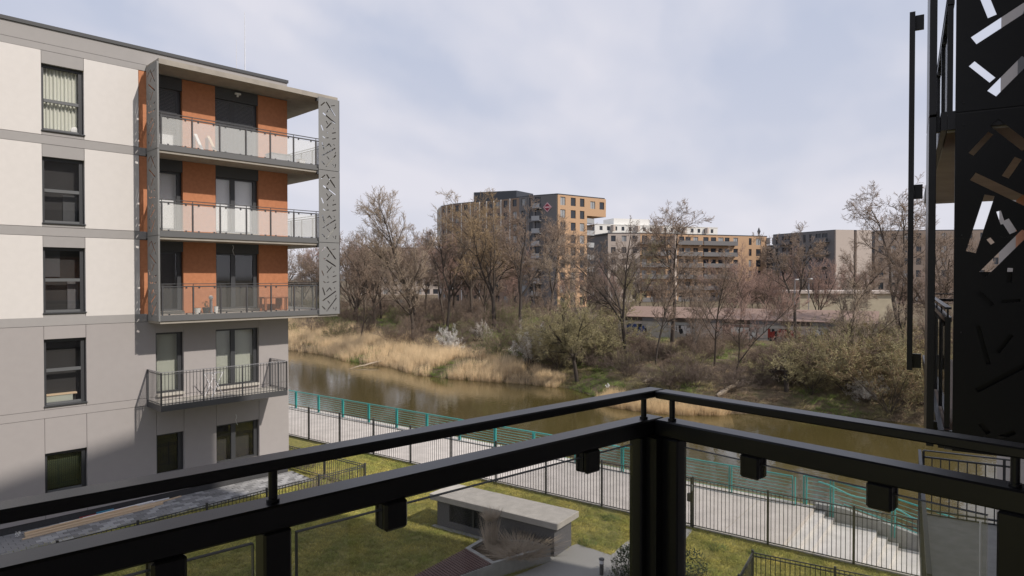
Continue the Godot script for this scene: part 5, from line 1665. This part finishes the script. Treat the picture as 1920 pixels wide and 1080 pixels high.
# ---------------------------------------------------------------- far buildings
# wall of one straight facade, with real openings: piers and spandrels go into st, panes become parts
func far_facade(b: Node3D, st: SurfaceTool, a: Vector2, c: Vector2, y0: float, floors: int, fh: float, cols: Array, sill: float, wh: float, mats: Array, sd: int, skip := []) -> void:
	var g := RandomNumberGenerator.new()
	g.seed = sd
	var L := (c - a).length()
	var d := (c - a) / L
	var x := Vector3(d.x, 0, d.y)
	var z := x.cross(Vector3.UP)
	var th := 0.35
	var bs := Basis(x, Vector3.UP, z)
	var o := Vector3(a.x, 0, a.y)
	var slab := func(x0: float, x1: float, ya: float, yb: float) -> void:
		if x1 - x0 > 0.02 and yb - ya > 0.02:
			st.append_from(cube(Vector3(x1 - x0, yb - ya, th)), 0, Transform3D(bs, o + x * (x0 + x1) * 0.5 + Vector3.UP * (ya + yb) * 0.5))
	for f in floors:
		var yb := y0 + f * fh
		slab.call(0.0, L, yb, yb + sill)
		slab.call(0.0, L, yb + sill + wh, yb + fh)
		var at := 0.0
		for k in cols.size():
			var q: float = cols[k][0] * L
			var w: float = cols[k][1]
			if skip.has(Vector2i(k, f)):
				continue
			slab.call(at, q - w * 0.5, yb + sill, yb + sill + wh)
			at = q + w * 0.5
			var win := group_part(b, "window")
			win.transform = Transform3D(bs, o + x * q + Vector3.UP * (yb + sill + wh * 0.5) + z * 0.0)
			var zz := 0.0
			part(win, "pane", cube(Vector3(w, wh, 0.03)), mats[0] if g.randf() < 0.68 else mats[1], Transform3D(Basis(), Vector3(0, 0, -0.02)))
			part(win, "frame", cube(Vector3(0.09, wh, 0.07)), M.far_black, Transform3D(Basis(), Vector3(w * 0.08, 0, -0.02)))
		slab.call(at, L, yb + sill, yb + sill + wh)

func even(n: int, w: float, lo := 0.0, hi := 1.0) -> Array:
	var out := []
	for i in n:
		out.append([lerpf(lo, hi, (i + 0.5) / n), w])
	return out

func inset(outline: PackedVector2Array, by: float) -> PackedVector2Array:
	var r := Geometry2D.offset_polygon(outline, -by)
	return r[0]

func balcony_far(b: Node3D, a: Vector2, c: Vector2, at: float, w: float, y: float, mat: Material) -> void:
	var L := (c - a).length()
	var d := (c - a) / L
	var x := Vector3(d.x, 0, d.y)
	var z := x.cross(Vector3.UP)
	var mid := (Vector2(a.x, a.y) + (c - a) * 0.5)
	var out := z
	var o := Vector3(a.x, 0, a.y) + x * at * L
	if out.dot(Vector3(-o.x, 0, -o.z)) < 0.0:
		out = -z
	var k := group_part(b, "balcony")
	var bs := Basis(x, Vector3.UP, x.cross(Vector3.UP))
	part(k, "slab", cube(Vector3(w, 0.2, 1.3)), M.far_grey, Transform3D(bs, o + out * 0.83 + Vector3.UP * (y - 0.1)))
	part(k, "rail", cube(Vector3(w, 1.0, 0.05)), mat, Transform3D(bs, o + out * 1.45 + Vector3.UP * (y + 0.5)))

func far_buildings() -> void:
	var Y := 1.4
	# curved brick block with the diamond sign
	var o := Vector2(104.4, -104.0)
	var b := thing("brick_block", "tall curved brown brick apartment block with red diamond sign", "building", Vector3(o.x, 0, o.y))
	var P := [Vector2(103.5, -148.6), Vector2(99.6, -141.5), Vector2(98.9, -135.5), Vector2(100.4, -126.5), Vector2(101.5, -119.7), Vector2(102.0, -113.8), Vector2(102.1, -111.1), Vector2(104.4, -104.0), Vector2(113.2, -103.3), Vector2(119.2, -102.8), Vector2(124.0, -140.0), Vector2(118.0, -152.0)]
	var out := PackedVector2Array()
	for p in P:
		out.append(p - o)
	var body := PackedVector2Array(out)
	body[9] = out[8] + Vector2(0.6, -1.5)
	part(b, "core", prism(inset(body, 0.3), Y - 0.5, 26.4), M.far_grey)
	var wa := tool()
	var fh := 2.8
	for i in 5:
		var n: int = [3, 2, 3, 3, 2][i]
		far_facade(b, wa, out[i], out[i + 1], Y, 9, fh, even(n, 1.3), 0.9, 1.6, [M.far_pane, M.far_pane_pale], 60 + i)
		for k in n:
			var q: Vector2 = out[i].lerp(out[i + 1], (k + 0.02) / n)
			var dr: Vector2 = (out[i + 1] - out[i]).normalized()
			var nn := Vector2(dr.y, -dr.x)
			if nn.dot(-(q + o)) < 0.0:
				nn = -nn
			q += nn * 0.24
			var lo: float = [Y + 12.5, Y, Y + 3.0, Y, Y + 8.0][(i + k) % 5]
			box(b, "fin", M.far_white, Vector3(q.x - 0.09, lo, q.y - 0.09), Vector3(q.x + 0.09, Y + 25.2, q.y + 0.09))
	var wg := tool()
	far_facade(b, wg, out[5], out[6], Y, 9, fh, [[0.5, 1.2]], 0.9, 1.6, [M.far_pane, M.far_pane_pale], 70)
	far_facade(b, wg, out[6], out[7], Y, 9, fh, [[0.12, 0.9], [0.36, 1.5]], 0.6, 1.95, [M.far_pane, M.far_pane_pale], 71)
	for f in 8:
		balcony_far(b, out[6] + o, out[7] + o, 0.36, 2.0, Y + (f + 1) * fh, M.far_rail)
	for n in b.get_children():
		if String(n.name).begins_with("balcony"):
			n.position -= Vector3(o.x, 0, o.y)
	var wo := tool()
	far_facade(b, wo, out[7], out[8], Y, 9, fh, [[0.17, 1.5], [0.52, 1.5], [0.83, 1.4]], 0.55, 1.85, [M.far_pane, M.far_pane_pale], 72)
	# overhanging top storeys at the corner
	far_facade(b, wo, out[8], out[9], Y + 7.5 * fh, 1, fh * 1.5, [[0.3, 1.5], [0.78, 1.5]], 1.7, 1.7, [M.far_pane, M.far_pane_pale], 73)
	var ov := PackedVector2Array([out[8] + Vector2(0, -0.2), out[9] + Vector2(0, -0.2), out[9] + Vector2(1.2, -9), out[8] + Vector2(0.6, -9)])
	part(b, "overhang", prism(ov, Y + 7.5 * fh, 26.5), M.brick_orange)
	for f in 7:
		box(b, "balcony_slab", M.far_rail, Vector3(out[8].x + 0.2, Y + f * fh + 2.6, out[8].y - 1.6), Vector3(out[8].x + 2.9, Y + f * fh + 3.7, out[8].y - 0.2))
	part(b, "brick_wall", wa.commit(), M.brick_brown)
	part(b, "grey_wall", wg.commit(), M.far_grey)
	part(b, "orange_brick_wall", wo.commit(), M.brick_orange)
	var cap := PackedVector2Array(out)
	part(b, "roof", prism(inset(body, -0.15), 26.6, 26.85), M.far_black)
	part(b, "roof", prism(ov, 26.55, 26.9), M.far_black)
	var pent := PackedVector2Array([out[2] + Vector2(3.5, 4), out[4] + Vector2(6.5, -2), out[4] + Vector2(14, -4), out[2] + Vector2(14, 4)])
	part(b, "rooftop_box", prism(pent, 26.85, 29.6), M.far_black)
	# the sign
	var dv: Vector2 = (out[7] - out[6]).normalized()
	var sx := Vector3(dv.x, 0, dv.y)
	var sz := sx.cross(Vector3.UP)
	if sz.dot(Vector3(-o.x, 0, -o.y)) < 0.0:
		sz = -sz
	var sp := Vector3(out[6].x, 0, out[6].y) + sx * 5.1 + sz * 0.25 + Vector3.UP * 23.9
	var sign_p := group_part(b, "diamond_sign")
	sign_p.transform = Transform3D(Basis(sx, Vector3.UP, sz), sp)
	var rot := Basis(Vector3.BACK, PI / 4)
	part(sign_p, "border", cube(Vector3(1.55, 1.55, 0.1)), M.sign_pink, Transform3D(rot, Vector3.ZERO))
	part(sign_p, "field", cube(Vector3(1.2, 1.2, 0.06)), M.sign_red, Transform3D(rot, Vector3(0, 0, 0.06)))
	part(sign_p, "wordmark", cube(Vector3(1.3, 0.32, 0.04)), M.sign_pink, Transform3D(Basis(), Vector3(0, 0, 0.1)))
	# long lower brick block
	var o2 := Vector2(146.8, -114.1)
	var b2 := thing("brick_block", "long low orange brick apartment block with dark balconies", "building", Vector3(o2.x, 0, o2.y))
	var Q := [Vector2(140.1, -119.9), Vector2(146.8, -114.1), Vector2(186.1, -98.0), Vector2(196.0, -122.0), Vector2(150.0, -142.0)]
	var o2p := PackedVector2Array()
	for p in Q:
		o2p.append(p - o2)
	part(b2, "core", prism(inset(o2p, 0.3), Y - 0.5, 20.3), M.far_grey)
	var w2 := tool()
	var w2g := tool()
	far_facade(b2, w2g, o2p[0], o2p[1], Y, 6, 3.18, even(3, 1.3), 0.9, 1.6, [M.far_pane, M.far_pane_pale], 80)
	far_facade(b2, w2, o2p[1], o2p[2], Y, 6, 3.18, [[0.03, 1.6], [0.1, 1.6], [0.17, 1.6], [0.22, 1.4], [0.31, 1.7], [0.36, 1.7], [0.42, 1.6], [0.5, 1.8], [0.56, 1.8], [0.62, 1.8], [0.67, 1.6], [0.74, 1.6], [0.86, 1.0], [0.93, 1.8]], 0.5, 2.0, [M.far_pane, M.far_pane_pale], 81)
	for f in range(0, 6):
		for k in [[0.1, 8.5], [0.36, 8.0], [0.6, 11.5]]:
			balcony_far(b2, o2p[1] + o2, o2p[2] + o2, k[0], k[1], Y + f * 3.18 + 0.35, M.far_grey)
	for n in b2.get_children():
		if String(n.name).begins_with("balcony"):
			n.position -= Vector3(o2.x, 0, o2.y)
	part(b2, "brick_wall", w2.commit(), M.brick_orange)
	part(b2, "pale_wall", w2g.commit(), M.far_taupe)
	part(b2, "roof", prism(inset(o2p, -0.2), 20.35, 20.6), M.far_black)
	box(b2, "pilaster", M.far_taupe, Vector3(9.2, Y, 3.5), Vector3(10.2, 20.2, 5.0))
	var dm := thing("rooftop_sign", "grey diamond shaped sign standing on the low brick block's roof", "sign", Vector3(184.6, 20.6, -99.6), deg_to_rad(48.8))
	part(dm, "plate", cube(Vector3(1.6, 1.6, 0.2)), M.far_grey, Transform3D(Basis(Vector3.FORWARD, PI / 4), Vector3(0, 1.35, 0)))
	part(dm, "stem", cube(Vector3(0.14, 0.5, 0.14)), M.far_black, Transform3D(Basis(), Vector3(0, 0.2, 0)))
	# dark glass link and grey block with taupe gable
	var o3 := Vector2(167.8, -70.6)
	var b3 := thing("grey_block", "dark grey apartment block with sunlit taupe gable end", "building", Vector3(o3.x, 0, o3.y))
	var R := [Vector2(173.6, -89.4), Vector2(167.8, -70.6), Vector2(176.4, -65.5), Vector2(190.0, -86.0)]
	var o3p := PackedVector2Array()
	for p in R:
		o3p.append(p - o3)
	part(b3, "core", prism(inset(o3p, 0.3), Y - 0.5, 19.8), M.far_grey)
	var w3 := tool()
	far_facade(b3, w3, o3p[0], o3p[1], Y, 6, 3.08, [[0.07, 0.8], [0.2, 1.4], [0.3, 1.4], [0.44, 0.8], [0.54, 0.8], [0.64, 0.8], [0.76, 1.6], [0.86, 1.6]], 0.5, 2.0, [M.far_pane, M.far_pane], 90)
	for f in range(0, 6):
		balcony_far(b3, o3p[0] + o3, o3p[1] + o3, 0.82, 4.6, Y + f * 3.08 + 0.4, M.far_grey)
		balcony_far(b3, o3p[0] + o3, o3p[1] + o3, 0.25, 4.0, Y + f * 3.08 + 0.4, M.far_grey)
	for n in b3.get_children():
		if String(n.name).begins_with("balcony"):
			n.position -= Vector3(o3.x, 0, o3.y)
	part(b3, "grey_wall", w3.commit(), M.far_grey)
	var gd: Vector2 = (o3p[2] - o3p[1])
	var gn := Vector2(-gd.y, gd.x).normalized()
	if gn.dot(-o3) < 0.0:
		gn = -gn
	for s in [[0.0, 0.5], [0.58, 1.0]]:
		var a: Vector2 = o3p[1] + gd * s[0]
		var c: Vector2 = o3p[1] + gd * s[1]
		part(b3, "gable_wall", prism(PackedVector2Array([a + gn * 0.5, c + gn * 0.5, c - gn * 0.4, a - gn * 0.4]), Y - 0.5, 20.0), M.far_taupe)
	part(b3, "roof", prism(inset(o3p, -0.1), 19.85, 20.05), M.far_black)
	var lk := thing("glass_link", "narrow black glazed link between brick block and grey block", "building", Vector3(186.4, 0, -97.6))
	box(lk, "wall", M.far_black, Vector3(-0.5, Y, -4), Vector3(3.6, 17.8, 12))
	for i in 3:
		box(lk, "pane", M.far_pane_pale, Vector3(-0.52, 18.0, -3.6 + i * 5.0), Vector3(-0.46, 20.0, 0.8 + i * 5.0))
	for i in 5:
		box(lk, "floor_edge", M.far_rail, Vector3(-0.56, Y + 3.1 * (i + 1), -4.0), Vector3(-0.48, Y + 3.1 * (i + 1) + 0.2, 12))
	# brown block at far right
	var b4 := thing("brown_block", "far brown apartment block right of the taupe gable", "building", Vector3(179.2, 0, -65.5))
	var o4 := PackedVector2Array([Vector2(0, 0), Vector2(22, 27), Vector2(40, 10), Vector2(20, -12)])
	part(b4, "core", prism(inset(o4, 0.3), Y - 0.5, 19.8), M.far_grey)
	var w4 := tool()
	far_facade(b4, w4, o4[0], o4[1], Y, 6, 3.08, even(12, 1.2), 0.8, 1.7, [M.far_pane, M.far_pane_pale], 95)
	part(b4, "brown_wall", w4.commit(), M.far_brown)
	part(b4, "roof", prism(inset(o4, -0.1), 19.85, 20.1), M.far_black)
	# white block behind
	var b5 := thing("white_block", "distant white apartment block above the low brick block's roof", "building", Vector3(192.3, 0, -171.3))
	var o5 := PackedVector2Array([Vector2(0, 0), Vector2(52.4, 20.9), Vector2(60, 2), Vector2(8, -20)])
	part(b5, "core", prism(inset(o5, 0.3), Y - 0.5, 28.4), M.far_grey)
	var w5 := tool()
	far_facade(b5, w5, o5[0], o5[1], Y, 9, 3.05, even(17, 1.3, 0.02, 0.98), 0.9, 1.6, [M.far_pane, M.far_pane], 97)
	part(b5, "white_wall", w5.commit(), M.far_white)
	part(b5, "roof", prism(inset(o5, -0.3), 28.86, 29.1), M.far_white)
	var o5b := PackedVector2Array([Vector2(9, 2), Vector2(24, 8), Vector2(27, 0), Vector2(12, -6)])
	part(b5, "penthouse", prism(o5b, 29.1, 31.6), M.far_white)
	for i in 5:
		box(b5, "setback", M.far_taupe, Vector3(6 + i * 10.0, 26.4, 3.1 + i * 4.0), Vector3(7.2 + i * 10.0, 28.8, 4.4 + i * 4.0))
	# pale block far left
	var b6 := thing("white_block", "distant pale block seen left of the curved brick block", "building", Vector3(141.9, 0, -222.8))
	var o6 := PackedVector2Array([Vector2(-16, -14), Vector2(16, 14), Vector2(26, 2), Vector2(-6, -26)])
	part(b6, "core", prism(inset(o6, 0.3), Y - 0.5, 19.6), M.far_grey)
	var w6 := tool()
	far_facade(b6, w6, o6[0], o6[1], Y, 6, 3.05, even(13, 2.0), 0.5, 1.9, [M.far_pane, M.far_pane_pale], 98)
	part(b6, "pale_wall", w6.commit(), M.far_taupe)
	part(b6, "roof", prism(inset(o6, -0.2), 19.8, 20.1), M.far_black)
	garages()

func garages() -> void:
	# a row of garages with rusty roof and painted wall
	var A := Vector2(62.2, -51.6)
	var B := Vector2(71.2, -25.6)
	var d := (B - A).normalized()
	var n := Vector2(-d.y, d.x)
	if n.dot(-A) < 0.0:
		n = -n
	var y := 0.95
	var t := thing("garage_row", "long row of low garages with rusty roofs and graffiti", "garage", Vector3(A.x, y, A.y), atan2(-d.y, d.x))
	var L := (B - A).length()
	# in local axes x runs along the row; find which side faces the river
	var to_cam := Vector3(-A.x, 0, -A.y).rotated(Vector3.UP, -t.rotation.y)
	var s := 1.0 if to_cam.z > 0.0 else -1.0
	box(t, "wall", M.concrete, Vector3(0, -0.6, -s * 5.0), Vector3(L, 2.45, 0))
	var cnt := 9
	for i in cnt:
		var x0 := L * i / cnt
		var x1 := L * (i + 1) / cnt
		var tones := [M.far_taupe, M.concrete, M.concrete_grey, M.far_taupe, M.roof_rust, M.concrete, M.far_taupe, M.concrete, M.concrete]
		box(t, "wall_panel", tones[i], Vector3(x0 + 0.1, -0.3, 0.003 * s), Vector3(x1 - 0.1, 1.95, 0.06 * s))
		box(t, "fascia_board", M.far_grey if i % 2 else M.bark, Vector3(x0 + 0.02, 2.05, 0.004 * s), Vector3(x1 - 0.02, 2.44, 0.1 * s))
		var rf := bar(t, "roof_sheet", M.roof_rust, Vector3((x0 + x1) * 0.5, 2.5, 0.2 * s), Vector3((x0 + x1) * 0.5, 3.5, -5.4 * s), x1 - x0 - 0.03, 0.06)
	# painted wall pictures: spray paint on the panels
	var spots := [[0.04, 0.13, "graffiti_blue", Color(0.16, 0.25, 0.45), 1], [0.62, 0.74, "graffiti_red", Color(0.5, 0.16, 0.12), 2], [0.76, 0.95, "graffiti_white", Color(0.85, 0.85, 0.84), 3], [0.48, 0.58, "graffiti_white", Color(0.8, 0.79, 0.76), 4], [0.24, 0.33, "graffiti_white", Color(0.74, 0.73, 0.72), 5]]
	for sp in spots:
		var q := QuadMesh.new()
		q.size = Vector2((sp[1] - sp[0]) * L, 1.7)
		var m := StandardMaterial3D.new()
		m.albedo_texture = spray(sp[3], sp[4])
		m.roughness = 0.9
		m.resource_name = sp[2]
		var bs := Basis() if s > 0.0 else Basis(Vector3.UP, PI)
		part(t, "graffiti", q, m, Transform3D(bs, Vector3((sp[0] + sp[1]) * 0.5 * L, 0.85, 0.064 * s)))
	# low cream building behind the garages
	var c := thing("cream_shed", "low cream walled building behind the right half of garages", "shed", Vector3(100.2, 1.4, -45.2), 0.0)
	var cp := PackedVector2Array([Vector2(-1.5, -1.4), Vector2(9.5, 8.2), Vector2(15, 2), Vector2(4, -8)])
	part(c, "wall", prism(cp, 0.0, 4.3), M.wall_cream)
	part(c, "roof", prism(inset(cp, -0.4), 4.32, 4.7), M.far_taupe)

# sprayed shapes on a grey wall: fat outlined strokes, no legible words
func spray(c: Color, sd: int) -> ImageTexture:
	var g := RandomNumberGenerator.new()
	g.seed = 900 + sd
	var w := 256
	var h := 96
	var im := Image.create(w, h, false, Image.FORMAT_RGB8)
	im.fill(Color(0.62, 0.6, 0.57))
	for k in 70:
		im.fill_rect(Rect2i(g.randi_range(0, w), g.randi_range(0, h), g.randi_range(2, 30), g.randi_range(1, 8)), Color(0.62, 0.6, 0.57).lightened(g.randf_range(-0.15, 0.15)))
	for k in 7:
		var p := Vector2(12 + k * 34, g.randf_range(16, 46))
		for pass_n in 2:
			var gg := RandomNumberGenerator.new()
			gg.seed = sd * 100 + k
			var q := p
			for i in 5:
				var e := q + Vector2(gg.randf_range(-18, 24), gg.randf_range(-34, 34))
				e = e.clamp(Vector2(8, 12), Vector2(w - 8, h - 12))
				for j in 24:
					var at := q.lerp(e, j / 24.0)
					var r := 10 if pass_n == 0 else 8
					im.fill_rect(Rect2i(int(at.x) - r, int(at.y) - r, r * 2, r * 2), Color(0.16, 0.16, 0.17) if pass_n == 0 else c.lightened(gg.randf_range(0.0, 0.15)))
				q = e
	return ImageTexture.create_from_image(im)

func _ready() -> void:
	rng.seed = 2024
	lighting()
	materials()
	print("materials")
	river_and_far_bank()
	left_block()
	own_block()
	print("blocks")
	courtyard()
	far_buildings()
	print("far buildings")
	own_railing()
	make_kinds()
	print("tree kinds")
	trees()
	ground_cover()
	print("done")
